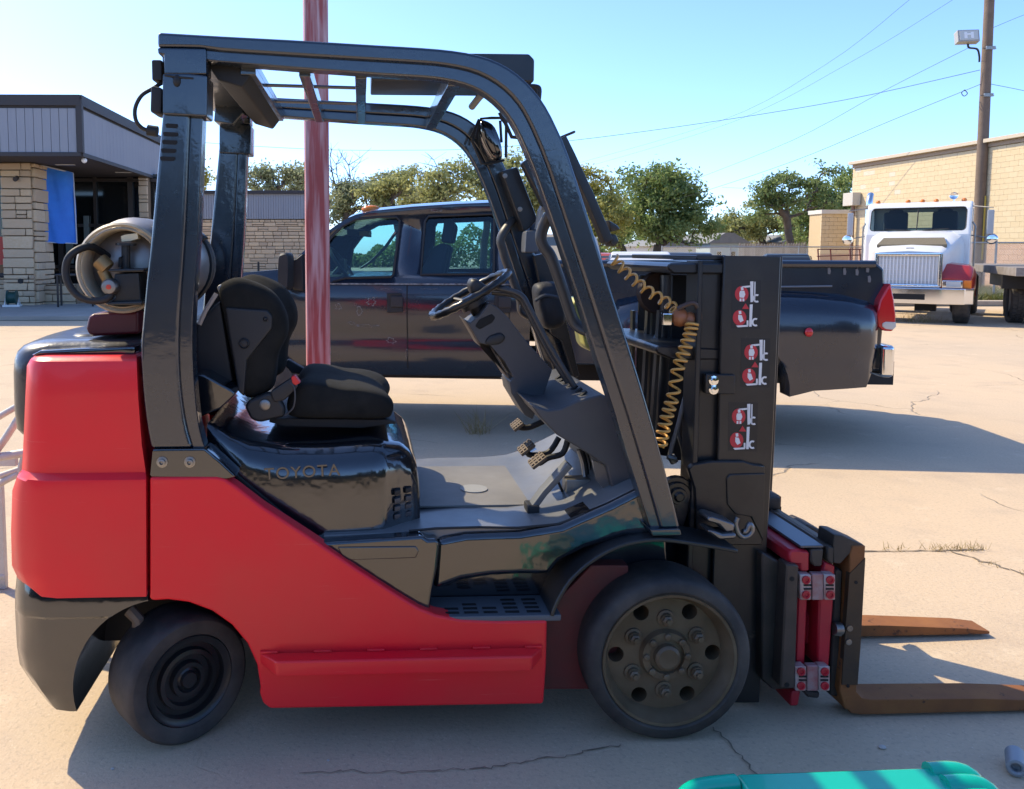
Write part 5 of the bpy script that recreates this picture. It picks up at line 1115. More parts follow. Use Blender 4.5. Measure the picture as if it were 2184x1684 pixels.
for y, s in ((-.13, .7), (-.115, .97), (-.05, .97), (-.035, .7)):
    q = K('B3', [(328, 240), (345, 205), (375, 208), (430, 245), (465, 270), (455, 300), (400, 305), (340, 292)], -.08); c0_ = (sum(a for a, b in q)/8, sum(b for a, b in q)/8); S.append([Vector((c0_[0]+(a-c0_[0])*s, y, c0_[1]+(b-c0_[1])*s)) for a, b in q])
m.loft(S); m.build('spinner_knob', PLASTD, sw, .008, 3, smooth=60)
m = MB(); m.tube(catmull(K3('B3', [(440, 258, -.1), (520, 268, -.12), (600, 288, -.14), (645, 315, -.15), (680, 375, -.16), (800, 600, -.18), (935, 820, -.20)]), 5), .0105, 8); m.build('lift_lever', mat('lever_grey', (.05, .047, .045), .4), fk, smooth=60)
m = MB(); m.tube(catmull(K3('B3', [(470, 290, -.06), (560, 298, -.08), (620, 320, -.1), (660, 380, -.1), (780, 610, -.12), (900, 800, -.14)]), 5), .0095, 8); m.build('tilt_lever', mat('lever_grey', (.05, .047, .045), .4), fk, smooth=60)
m = MB(); m.tube(catmull(K3('B3', [(640, 360, .05), (640, 400, .05), (680, 430, .05)]), 4), .009, 8); m.build('direction_lever', PLASTD, fk)
# pedals
PED = mat('pedal_rubber', (.12, .085, .055), .7, 0, [(40, .3, .004)])
for i, (c_, s_, arm) in enumerate((((612, 1040), (36, 18), [(640, 1055), (690, 1050), (760, 1020)]), ((664, 1168), (52, 30), [(668, 1185), (690, 1210), (790, 1195), (850, 1110)]), ((728, 1240), (55, 32), [(740, 1255), (790, 1225), (870, 1200), (900, 1120)]))):
    yy = (-.02, -.04, -.16)[i]; c3 = K3('B3', [c_], yy)[0]; rm = Matrix.Rotation(R(-38), 3, 'Y'); sc = .001/.001
    w = s_[0]*.37661*(3.03+yy)/FPX*1.9
    m = MB(); m.box(c3, (w, .085, .012), rm); pd_ = m.build('pedal', PED, fk, .004)
    for a in range(4):
        for b in range(3): m = MB(); m.box(c3+rm @ Vector(((a-1.5)*w/4.2, (b-1)*.026, .008)), (w/6, .016, .006), rm); m.build('pedal_rib', PED, pd_)
    m = MB(); m.tube(catmull([c3]+K3('B3', arm, yy), 4), .011, 8); m.build('pedal_arm', BLKM, pd_)
m = MB(); m.bar(K3('B3', [(690, 1510, -.30), (760, 1415, -.30), (905, 1255, -.30)]), .055, .022); m.build('accelerator_pedal', mat('pedal_grey', (.11, .115, .115), .5), fk, .006)
m = MB(); m.box(K3('B3', [(695, 1505, -.30)])[0], (.04, .07, .03)); m.build('pedal_hinge', BLKM, fk, .005)
m = MB(); m.tube(K3('B3', [(840, 1350, -.2), (880, 1440, -.2)]), .005, 6); m.build('throttle_rod', BLKM, fk)
for k in range(4): m = MB(); m.tube(catmull(K3('B3', [(960+k*18, 1180, -.18+.03*k), (985+k*16, 1260, -.18+.03*k), (1000+k*15, 1380, -.2+.03*k)]), 3), .008, 6); m.build('hydraulic_hose', PLASTD if k % 2 else STEEL, fk)
m = MB(); m.box(K3('B3', [(950, 1375, -.2)])[0], (.09, .06, .05)); m.box(K3('B3', [(1010, 1360, -.16)])[0], (.05, .05, .04)); m.build('valve_block', STEEL, fk, .006)
# ---- overhead guard
GRD = mat('guard_paint', (.006, .014, .026), .24, 0, [(7, .06, .02), (45, .06, .003)], (6, (.010, .019, .032), .7), coat=.6, rvar=(4, .33), spec=.6, scr=(.72, (.07, .07, .07), .5))
oo = [(335, 68), (470, 76), (620, 84), (800, 95), (900, 101), (965, 107), (1020, 117), (1065, 133), (1105, 158), (1140, 192), (1166, 228), (1190, 275), (1215, 335), (1260, 475), (1303, 612), (1345, 745), (1381, 862), (1418, 995), (1452, 1128)]
mi_ = [(335, 102), (425, 103), (470, 109), (620, 119), (800, 130), (900, 136), (950, 141), (1000, 151), (1040, 167), (1076, 191), (1105, 222), (1125, 255), (1145, 298), (1170, 362), (1215, 500), (1258, 632), (1302, 770), (1338, 882), (1376, 1010), (1410, 1130)]
ii = [(440, 130), (470, 133), (620, 145), (800, 158), (900, 164), (945, 169), (990, 179), (1025, 194), (1056, 216), (1083, 245), (1103, 277), (1124, 322), (1150, 388), (1196, 522), (1238, 652), (1280, 785), (1314, 890), (1352, 1015), (1388, 1131)]
for side in (-1, 1):
    m = MB(); m.prism(sm2(D(oo, -.52), 2) + sm2(D(mi_, -.52), 2)[::-1], side*.52, side*.445); m.build('guard_beam', GRD, fk, .011, 3, minang=35)
    m = MB(); m.prism(sm2(D([(425, 104)]+mi_[2:], -.51), 2) + sm2(D(ii, -.51), 2)[::-1], side*.51, side*.445); m.build('guard_lip', GRD, fk, .006, 2, minang=35)
    # rear leg, its lip, head bracket and foot
    L_ = [(352, 165), (345, 250), (333, 380), (322, 500), (311, 600), (303, 690), (299, 740), (301, 800), (306, 860), (314, 920), (322, 958)]
    Rm = [(412, 165), (405, 250), (399, 400), (393, 520), (386, 620), (382, 690), (381, 760), (385, 830), (393, 890), (402, 930), (411, 957)]
    Rr = [(442, 165), (432, 250), (428, 380), (422, 520), (415, 620), (411, 690), (411, 760), (415, 830), (421, 890), (428, 925), (437, 957)]
    m = MB(); m.prism(sm2(D(L_, -.52), 2) + sm2(D(Rm, -.52), 2)[::-1], side*.52, side*.44); lg = m.build('guard_leg', GRD, fk, .012, 3, minang=35)
    m = MB(); m.prism(sm2(D(Rm, -.508), 2) + sm2(D(Rr, -.508), 2)[::-1], side*.508, side*.44); m.build('leg_lip', GRD, lg, .006, 2, minang=35)
    for k, y in enumerate((269, 287, 304, 322, 339)):
        xk = 366-k*2.2; w_ = 13 if k == 0 else 16; q = D([(xk-w_, y-3), (xk-w_+4, y-5), (xk+w_, y-3.5), (xk+w_+1, y+1), (xk+w_-3, y+5), (xk-w_+2, y+4)], -.52)
        m = MB(); m.prism(q, side*.5225, side*.50); m.build('leg_slot', DARKI, lg)
    m = MB(); m.prism(D([(347, 158), (400, 158), (443, 162), (442, 250), (347, 245)], -.53), side*.535, side*.43); m.build('leg_bracket', GRD, lg, .006, 2)
    m = MB(); m.prism(D([(335, 102), (440, 104), (441, 160), (350, 160), (349, 118), (337, 116)], -.52), side*.522, side*.44); m.build('beam_end', GRD, fk, .006)
    m = MB(); m.prism(D([(324, 958), (437, 957), (470, 985), (505, 1018), (480, 1024), (330, 1020), (318, 1018)], -.525), side*.525, side*.43); ftp = m.build('leg_foot', BLK, fk, .008, 2)
    for px in (346, 405):
        q = D([(px, 986)], -.525)[0]; m = MB(); m.lathe([(.017, 0), (.017, .003), (.011, .004), (.011, .012), (.006, .013), (.005, .006), (.001, .006)], (q[0], side*.525, q[1]), (0, side, 0), 12); m.build('foot_bolt', STEEL, ftp)
    # front pillar foot plate
    m = MB(); m.prism(D([(1384, 1128), (1448, 1126), (1452, 1140), (1390, 1142)], -.52), side*.53, side*.43); m.build('pillar_foot', GRD, fk, .004)
# roof cross members
def cross(px0, px1, top, hgt, nm='roof_bar', yw=.45):
    a = D([(px0, top)], -.45)[0]; b = D([(px1, top)], -.45)[0]; m = MB(); m.box(((a[0]+b[0])/2, 0, (a[1]+b[1])/2-hgt/2), (b[0]-a[0], 2*yw, hgt)); return m.build(nm, GRD, fk, .004)
cross(345, 440, 100, .05, 'roof_rear_plate'); cross(512, 545, 124, .05); cross(637, 662, 128, .05); cross(757, 782, 132, .05); cross(955, 985, 148, .05)
for y in (-.16, .14): a, b = D([(512, 126)], -.45)[0], D([(770, 134)], -.45)[0]; m = MB(); m.cyl((a[0], y, a[1]-.02), (b[0], y, b[1]-.02), .006, 8); m.build('roof_rod', GRD, fk)
m = MB(); q = D([(446, 140), (520, 205), (528, 250), (505, 275), (465, 268), (470, 205)], .40); m.prism(q, .30, .44); m.build('gusset', GRD, fk, .006)
m = MB(); m.prism(D([(447, 140), (520, 150), (560, 165), (530, 205), (480, 190)], -.30), -.44, .44); m.build('rear_roof_gusset', BLKM, fk, .006)
m = MB(); a = FK.xz(790, 120, .35)[0]; b = FK.xz(1113, 120, .35)[0]; z1 = FK.xz(1100, 115, .10)[1]; m.prism([(a, z1-.10), (a, z1-.02), (a+.1, z1), (b-.02, z1), (b, z1-.02), (b, z1-.10)], .10, .40); m.build('roof_visor', BLKS, fk, .006)
for (pts, y) in (([(1078, 430), (1140, 425), (1180, 520), (1160, 640), (1120, 690)], .3),): pass
# wiring at the rear of the head bracket
m = MB(); m.tube(catmull(K3('1', [(1050, 55, -.45), (985, 95, -.46), (915, 140, -.47), (875, 220, -.47), (880, 300, -.47), (925, 352, -.46), (985, 365, -.46)]), 5), .006, 8); m.build('lamp_wire', BLKM, fk, smooth=70)
m = MB(); m.cyl(*K3('1', [(955, 362, -.46), (1020, 372, -.46)]), .016, 12); m.build('wire_plug', BLKM, fk)
m = MB(); m.prism(K('1', [(985, 80), (1060, 95), (1055, 265), (980, 255)], -.48), -.50, -.40); m.build('relay_box', BLKM, fk, .008)
m = MB(); m.box(K3('2', [(235, 440, -.45)])[0], (.03, .05, .06)); m.build('wire_clip', BLKM, fk, .005)
m = MB(); m.tube(K3('2', [(285, 470, -.535), (360, 480, -.54), (520, 495, -.535)]), .003, 6); m.ball(K3('2', [(385, 515, -.535)])[0], (.012, .01, .018), 10); m.build('broken_clip', BLKM, fk)
# ---- far pillar furniture: lamp in a cage, covers, box, grab handles
Yf = .40
cg = [[(1035, 800), (1075, 655), (1150, 650), (1220, 650), (1260, 700)], [(1005, 810), (1080, 985), (1120, 985), (1245, 960)], [(1000, 800), (1060, 660)], [(1260, 660), (1258, 940)], [(1215, 670), (1225, 830)]]
for c_ in cg: m = MB(); m.tube(K3('3', c_, Yf-.06), .006, 6); m.build('lamp_cage', mat('cage_black', (.02, .02, .02), .4), fk)
q = K('3', sm2([(1060, 665), (1150, 690), (1195, 770), (1225, 870), (1225, 950), (1160, 960), (1110, 900), (1060, 780)], 3, True), Yf-.05); cxy = (sum(a for a, b in q)/len(q), sum(b for a, b in q)/len(q)); S = []
for y, s in ((Yf-.10, .55), (Yf-.085, .85), (Yf-.05, 1), (Yf+.02, 1), (Yf+.06, .7)): S.append([Vector((cxy[0]+(a-cxy[0])*s, y, cxy[1]+(b-cxy[1])*s)) for a, b in q])
m = MB(); m.loft(S); m.build('work_lamp', BLK, fk, smooth=60)
m = MB(); m.tube(K3('3', [(1005, 570, .36), (1060, 500, .3), (1130, 430, .25)]), .014, 8); m.build('lamp_bracket', mat('alu', (.3, .28, .25), .5), fk)
m = MB(); m.prism(K('3', [(1212, 1045), (1330, 1015), (1478, 1400), (1400, 1475), (1370, 1480)], Yf), Yf-.04, Yf+.05); m.build('pillar_cover', BLKS, fk, .006)
m = MB(); m.prism(K('3', [(1362, 985), (1440, 930), (1640, 1270), (1590, 1320), (1520, 1300)], .28), .24, .30); m.build('pillar_cover', BLKS, fk, .006)
for a, b in ((1250, 1075), (1360, 1320)): q = K('3', [(a, b)], Yf-.04)[0]; m = MB(); m.lathe([(.010, 0), (.010, .005), (.001, .006)], (q[0], Yf-.04, q[1]), (0, -1, 0), 10); m.build('cover_screw', STEEL, fk)
m = MB(); m.tube(K3('3', [(1210, 610, .3), (1250, 680, .3), (1300, 790, .3), (1430, 800, .3)]), .008, 6); m.build('wire_guard', BLKM, fk)
m = MB()
pts = catmull(K3('3', [(1270, 530, -.38), (1330, 640, -.36), (1390, 760, -.36), (1460, 900, -.36), (1530, 1040, -.36), (1600, 1190, -.36)]), 14); hx = []
for i, p_ in enumerate(pts): t = i*1.25; hx.append(p_+Vector((.016*math.cos(t), .016*math.sin(t), .016*math.cos(t)*.5)))
m.tube(hx, .0055, 6); m.build('coiled_cord', mat('cord_dark', (.05, .035, .03), .5), fk, smooth=70)
m = MB(); m.tube(catmull(K3('3', [(1420, 415, .1), (1480, 418, .1), (1505, 440, .1), (1500, 520, .1)]), 4), .008, 6); m.build('mast_hose_loop', BLKM, fk); m = MB(); m.tube(catmull(K3('3', [(1420, 432, .2), (1465, 436, .2), (1482, 460, .2), (1480, 520, .2)]), 4), .007, 6); m.build('mast_hose_loop', BLKM, fk)
HND = mat('handle_plastic', (.05, .048, .046), .45)
m = MB(); m.tube(catmull(K3('3', [(1650, 1280, -.46), (1600, 1335, -.42), (1545, 1420, -.40), (1515, 1520, -.40), (1540, 1600, -.40)]) + K3('B3', [(805, 90, -.40), (860, 240, -.40), (905, 380, -.40), (935, 455, -.40), (980, 495, -.41), (1045, 515, -.43), (1110, 535, -.46)]), 5), .021, 10, flat=.7); m.build('grab_handle', HND, fk, smooth=70)
m = MB(); m.tube(catmull(K3('3', [(1345, 1385, .46), (1300, 1410, .43), (1245, 1480, .41), (1218, 1550, .41), (1235, 1620, .41)]) + K3('B3', [(545, 100, .41), (590, 220, .41), (630, 330, .41), (640, 400, .43), (690, 430, .46)]), 5), .021, 10, flat=.7); m.build('grab_handle', HND, fk, smooth=70)
m = MB(); m.prism(K('3', [(1395, 1480), (1500, 1475), (1480, 1640), (1385, 1640)], .30), .27, .36); m.build('switch_box', mat('box_grey', (.09, .095, .105), .45), fk, .008)
m = MB(); m.prism(K('3', [(1520, 1290), (1600, 1300), (1598, 1330), (1530, 1330), (1510, 1450), (1480, 1470), (1500, 1340)], .30), .28, .34); m.build('box_bracket', mat('alu', (.3, .28, .25), .5), fk, .004)
m = MB(); m.prism(K('B3', [(700, 80), (790, 60), (960, 760), (930, 770), (860, 560), (800, 520)], .38), .36, .40); m.build('pillar_channel', BLKS, fk, .005)
m = MB(); m.bar(K3('3', [(1655, 800, -.40), (1720, 930, -.40), (1860, 1230, -.40), (2000, 1560, -.40)]), .05, .03); m.bar(K3('3', [(1655, 795, -.40), (1765, 750, -.40)]), .02, .008); m.build('front_screen_rail', BLKS, fk, .004)
m = MB(); m.prism(K('3', [(1985, 1400), (2050, 1440), (2075, 1470), (2000, 1490)], -.36), -.40, -.3); m.prism(K('3', [(1970, 1500), (2030, 1510), (2050, 1560), (2010, 1600), (1990, 1580)], -.36), -.42, -.34); m.build('front_lamp', BLKS, fk, .006)
# ---- mast
def plate(s, pts, y0, y1, nm, mt=MASTB, bev=.003, par=None, seg=1): m = MB(); m.prism(K(s, pts, y0), y0, y1); return m.build(nm, mt, par or fk, bev, seg)
mr_ = plate(None, [(1545, 546), (1666, 547), (1648, 960), (1634, 1200), (1620, 1500), (1512, 1500), (1522, 1200), (1532, 960), (1538, 700)], -.36, -.345, 'outer_mast_rail')
plate(None, [(1652, 547), (1666, 547), (1634, 1200), (1620, 1500), (1606, 1500), (1620, 1200)], -.345, -.25, 'rail_front_flange')
plate(None, [(1545, 548), (1558, 548), (1548, 960), (1526, 1500), (1512, 1500), (1534, 960)], -.345, -.26, 'rail_rear_flange')
plate(None, [(1545, 546), (1666, 547), (1648, 960), (1620, 1500), (1512, 1500), (1532, 960)], .36, .345, 'outer_mast_rail')
plate(None, [(1652, 547), (1666, 547), (1634, 1200), (1620, 1500), (1606, 1500), (1620, 1200)], .26, .345, 'rail_front_flange')
for y in (-.335, .30):
    plate(None, [(1490, 556), (1540, 556), (1530, 960), (1505, 1450), (1455, 1450), (1478, 960)], y, y+.02, 'inner_mast_rail', BLKS)
    plate(None, [(1490, 556), (1500, 556), (1490, 960), (1465, 1450), (1455, 1450), (1478, 960)], y-.03, y+.07, 'inner_rail_flange', BLKS)
plate('B4', [(455, 190), (600, 190), (590, 1240), (445, 1240)], -.27, -.255, 'mast_web', BLKS)
plate('B4', [(330, 190), (420, 190), (400, 1240), (310, 1240)], -.05, -.03, 'mast_web', BLKS)
plate('B4', [(150, 190), (260, 190), (220, 1100), (120, 1100)], .26, .275, 'mast_web', MASTB)
plate('B4', [(470, 76), (640, 78), (640, 105), (470, 105)], -.33, .33, 'mast_cap_bar', BLKS)
plate('B4', [(320, 122), (858, 122), (858, 180), (620, 186), (340, 184), (300, 150)], -.352, .33, 'upper_cross_member', BLKS, .006)
plate('B4', [(245, 592), (270, 590), (745, 612), (742, 672), (340, 672), (240, 630)], -.34, .33, 'middle_cross_member', BLKS, .006)
plate('B4', [(525, 752), (690, 755), (690, 865), (520, 862)], -.372, -.345, 'clamp_plate', MASTB)
for b in (787, 838): q = K('B4', [(565, b)], -.372)[0]; m = MB(); m.lathe([(.016, 0), (.016, .004), (.010, .005), (.010, .013), (.001, .014)], (q[0], -.372, q[1]), (0, -1, 0), 12); m.build('clamp_bolt', CHR, fk)
m = MB(); cy = K3('B4', [(503, 370, -.22), (503, 452, -.22)]); m.cyl(cy[0], cy[1], .021, 16); m.build('piston_rod', CHR, fk)
m = MB(); cy = K3('B4', [(500, 300, -.22), (500, 372, -.22)]); m.cyl(cy[0], cy[1], .034, 16); m.cyl(cy[0]+Vector((0, 0, .03)), cy[0], .012); m.build('rod_head', BLKS, fk, .004)
m = MB(); cy = K3('B4', [(500, 452, -.22), (480, 1260, -.22)]); m.cyl(cy[0], cy[1], .030, 18); m.build('lift_cylinder', BLKS, fk)
m = MB(); cy = K3('B4', [(530, 480, .20), (500, 1260, .20)]); m.cyl(cy[0], cy[1], .034, 18); m.build('lift_cylinder', BLKS, fk)
m = MB(); cy = K3('B4', [(330, 190, .0), (300, 1200, .0)]); m.cyl(cy[0], cy[1], .042, 18); m.build('free_lift_cylinder', BLKS, fk)
m = MB(); q = K3('B4', [(255, 290, .05)])[0]; m.lathe([(.02, -.015), (.075, -.02), (.08, -.012), (.07, 0), (.08, .012), (.075, .02), (.02, .015)], q, (0, 1, 0), 28); m.build('chain_sheave', mat('brown_iron', (.05, .03, .022), .6), fk, smooth=40)
for k, (x0, x1, y) in enumerate(((195, 160, .1), (225, 190, .1), (262, 215, -.05), (405, 300, .15), (440, 330, .15), (110, 110, .28))):
    m = MB(); m.bar(K3('B4', [(x0, 390, y), (x1 if k < 5 else 100, 1100, y)]), .03, .012); m.build('lift_chain', mat('oily_steel', (.08, .075, .07), .4, .7), fk)
m = MB(); m.tube(catmull(K3('B4', [(470, 690, -.2), (430, 800, -.2), (385, 960, -.22), (370, 1080, -.22), (395, 1180, -.22), (400, 1300, -.2)]), 5), .0085, 8); m.build('mast_hose', PLAST, fk, smooth=60)
m = MB(); m.tube(catmull(K3('B4', [(440, 700, -.24), (410, 860, -.26), (360, 1060, -.27), (330, 1160, -.27), (320, 1210, -.27)]), 5), .008, 8); m.build('mast_hose', mat('hose_grey', (.12, .115, .11), .5), fk, smooth=60)
m = MB(); m.cyl(*K3('B4', [(325, 1215, -.27), (345, 1250, -.27)]), .014, 8); m.cyl(*K3('B4', [(305, 1220, -.29), (352, 1232, -.29)]), .009, 6); m.build('hose_fitting', STEEL, fk)
plate('B4', [(425, 1290), (450, 1262), (560, 1245), (740, 1245), (790, 1262), (860, 1270), (845, 1690), (840, 1720), (470, 1720), (470, 1600), (460, 1400)], -.375, -.35, 'mast_foot_plate', MASTB, .004)
plate('B4', [(640, 1340), (660, 1318), (860, 1312), (850, 1700), (780, 1560), (690, 1545), (645, 1490)], -.381, -.372, 'foot_plate_rib', MASTB, .006, None, 2)
q = K('B4', [(345, 1425)], -.33)[0]; m = MB(); m.lathe([(.0, -.02), (.012, -.02), (.018, -.012), (.026, -.012), (.03, 0), (.042, 0), (.046, .012), (.058, .012), (.062, .03), (.03, .06)], (q[0], -.36, q[1]), (0, 1, 0), 28); m.build('tilt_pivot', mat('greasy_black', (.015, .013, .012), .3), fk, smooth=35)
m = MB(); m.cyl((q[0]-.5, -.30, q[1]-.16), (q[0], -.30, q[1]), .028); m.build('tilt_cylinder', BLKS, fk)
m = MB(); m.prism(K('B4', [(425, 1410), (470, 1400), (462, 1480), (430, 1500), (380, 1640), (340, 1640), (350, 1500)], -.34), -.35, -.28); m.build('pivot_bracket', BLKS, fk, .005)
plate(None, [(1380, 1120), (1530, 1120), (1530, 1330), (1440, 1290), (1385, 1230)], -.22, -.20, 'mast_gap_filler', BLKM)  # dark filler plate added to close the bright see-through gap by the mast
# tow hook and clevis on the fender end
plate('B4', [(530, 1560), (560, 1555), (690, 1600), (685, 1640), (640, 1650), (600, 1605), (530, 1585)], -.48, -.40, 'clevis', mat('dull_chrome', (.22, .21, .21), .35, .8), .005)
plate('B4', [(530, 1640), (560, 1635), (620, 1660), (700, 1655), (690, 1684), (600, 1690)], -.5, -.42, 'clevis_base', mat('dull_chrome', (.22, .21, .21), .35, .8), .005)
m = MB(); m.tube(catmull(K3('B4', [(702, 1562, -.44), (690, 1600, -.44), (705, 1650, -.44), (735, 1672, -.44), (770, 1660, -.44), (785, 1630, -.44), (770, 1600, -.44), (750, 1640, -.44), (730, 1640, -.44)]), 4), .009, 8); m.build('safety_hook', mat('dull_chrome', (.22, .21, .21), .35, .8), fk, smooth=60)
# coiled yellow hose
m = MB(); path = catmull(K3('B4', [(0, 98, -.34), (60, 165, -.34), (130, 230, -.33), (215, 295, -.32), (300, 345, -.31), (350, 390, -.30)]), 30); hx = []
def helix(path, turns, rad):
    out = []; n = len(path)
    for i, p_ in enumerate(path):
        t = (path[min(i+1, n-1)]-path[max(i-1, 0)]).normalized(); u = t.cross(Vector((0, 1, 0))).normalized(); w = t.cross(u); a = 2*math.pi*turns*i/n; out.append(p_+u*rad*math.cos(a)+w*rad*math.sin(a))
    return out
YH = mat('yellow_hose', (.62, .33, .08), .35)
m.tube(helix(path, 9, .016), .0048, 6); m.build('coiled_hose', YH, fk, smooth=70)
m = MB(); path = catmull(K3('B4', [(445, 465, -.36), (430, 530, -.365), (400, 620, -.37), (365, 720, -.375), (335, 880, -.38), (305, 980, -.38), (280, 1080, -.38), (265, 1165, -.38)]), 30); m.tube(helix(path, 17, .018), .0048, 6); m.build('coiled_hose', YH, fk, smooth=70)
m = MB(); q = K3('B4', [(375, 430, -.32)])[0]; m.ball(q, (.03, .03, .032), 10); m.ball(q+Vector((.03, -.01, -.01)), (.025, .025, .03), 10); m.build('tangled_clamp', mat('copper_tape', (.35, .13, .05), .4), fk, smooth=50)
m = MB(); m.tube(catmull([q+Vector((-.02, -.03, .03)), q+Vector((.03, -.04, .05)), q+Vector((.055, -.03, 0)), q+Vector((.03, -.03, -.04))], 5), .008, 8); m.build('hose_bend', mat('dark_brown_hose', (.07, .04, .03), .5), fk)
m = MB(); m.box(q+Vector((-.045, 0, -.005)), (.03, .03, .04)); m.build('steel_clip', CHR, fk, .004)
# warning decals
WP = mat('decal_white', (.78, .76, .74), .5); RP = mat('decal_red', (.55, .03, .04), .5); BP = mat('decal_black', (.012, .012, .013), .4)
def decal(ox, oy, worn=0):
    Yp = -.3605; root = plate('B4', [(ox-15, oy-15), (ox+150, oy-15), (ox+145, oy+265), (ox-20, oy+260)], Yp, Yp+.0015, 'decal', BP, 0)
    root['label'] = 'warning decal with red no-people signs'
    def pc(pts, mt, lay, nm): m = MB(); m.prism(K('B4', [(ox+a, oy+b) for a, b in pts], Yp), Yp-.0004*lay-.0005, Yp); m.build(nm, mt, root)
    for j, (dx, dy) in enumerate(((0, 0), (-12, 138))):
        cx_, cy_ = 40+dx, 65+dy if j == 0 else 62+138
        pc([(cx_+38*math.cos(t), cy_+44*math.sin(t)) for t in np.linspace(0, 6.283, 29)[:-1]], RP, 1, 'red_disc')
        pc([(cx_-6, cy_-38), (cx_+8, cy_-40), (cx_+10, cy_-22), (cx_-4, cy_-20)], WP, 3, 'figure_head')
        pc([(cx_-10, cy_-17), (cx_+14, cy_-18), (cx_+20, cy_+2), (cx_+12, cy_+22), (cx_-12, cy_+20), (cx_-14, cy_-2)] if j == 0 else [(cx_-8, cy_-17), (cx_+12, cy_-14), (cx_+22, cy_+16), (cx_+4, cy_+26), (cx_-8, cy_+8)], WP, 3, 'figure_body')
        if j == 0:
            pc([(cx_-12, cy_+26), (cx_-2, cy_+26), (cx_-2, cy_+42), (cx_-12, cy_+42)], WP, 3, 'figure_leg'); pc([(cx_+4, cy_+26), (cx_+14, cy_+26), (cx_+14, cy_+42), (cx_+4, cy_+42)], WP, 3, 'figure_leg')
            pc([(38, 22), (96, 16), (96, 26), (60, 30)], WP, 2, 'fork_arm'); pc([(88, 0-5), (106, -6), (104, 110), (90, 112)], WP, 2, 'mast_bar'); pc([(112, -4), (118, -4), (116, 110), (110, 110)], WP, 2, 'mast_bar')
        else:
            pc([(8, 244), (76, 240), (76, 250), (18, 254)], WP, 2, 'fork_arm'); pc([(68, 215), (78, 215), (78, 245), (68, 245)], WP, 2, 'fork_arm'); pc([(86, 125), (102, 124), (96, 250), (82, 250)], WP, 2, 'mast_bar')
        yc_ = 90 if j == 0 else 225; xc_ = 125 if j == 0 else 118
        arcp = [(xc_+22*math.cos(R(t)), yc_+24*math.sin(R(t))) for t in range(60, 301, 20)] + [(xc_+12*math.cos(R(t)), yc_+14*math.sin(R(t))) for t in range(300, 59, -20)]
        pc(arcp, WP, 2, 'wheel_mark')
    pc([(42, 150), (62, 118), (82, 150)], RP, 2, 'alert_triangle')
decal(685, 232); decal(738, 562); decal(668, 925)
# ---- side-shift attachment and forks
ATR = mat('attachment_red', (.50, .012, .03), .4, 0, [(40, .1, .003)], (7, (.40, .03, .04), .8))
DGR = mat('greasy_dark', (.028, .024, .021), .55, 0, [(40, .25, .004)], (8, (.06, .045, .035), .9))
plate('B8', [(205, 385), (330, 448), (408, 452), (385, 1135), (265, 1140), (200, 1080)], -.40, .40, 'carriage_bracket', DGR, .006)
plate('B8', [(340, 448), (408, 452), (386, 1132), (305, 1128)], -.46, -.40, 'carriage_end_plate', mat('end_plate_iron', (.06, .048, .04), .5, .3, [(50, .3, .004)], (12, (.10, .075, .06), .8)), .005)
for a, b in ((368, 527), (340, 1110)): q = K('B8', [(a, b)], -.46)[0]; m = MB(); m.lathe([(.008, 0), (.008, .0015), (.001, .0015)], (q[0], -.46, q[1]), (0, -1, 0), 12); m.build('end_plate_hole', DARKI, fk)
plate('B8', [(350, 370), (405, 365), (470, 375), (468, 492), (410, 492), (408, 452), (350, 450)], -.44, .38, 'upper_red_beam', ATR, .008)
plate('B8', [(412, 500), (470, 492), (455, 640), (440, 1010), (385, 1010), (400, 640)], -.42, .38, 'rear_red_column', ATR, .006)
plate('B8', [(548, 430), (608, 455), (600, 640), (575, 1010), (505, 1010), (520, 640), (530, 500)], -.42, .38, 'front_red_column', ATR, .006)
plate('B8', [(452, 712), (496, 712), (488, 888), (440, 888)], -.36, .2, 'centre_red_block', ATR, .006)
plate('B8', [(470, 362), (545, 362), (535, 460), (490, 462), (472, 430)], -.44, .38, 'slide_block', DGR, .005)
m = MB(); q0 = K('B8', [(415, 358), (542, 358)], -.44); m.box(((q0[0][0]+q0[1][0])/2-.0, -.02, q0[0][1]+.004), (q0[1][0]-q0[0][0], .84, .008)); m.build('top_slide_plate', mat('wet_steel', (.09, .10, .12), .3, .5), fk, .002)
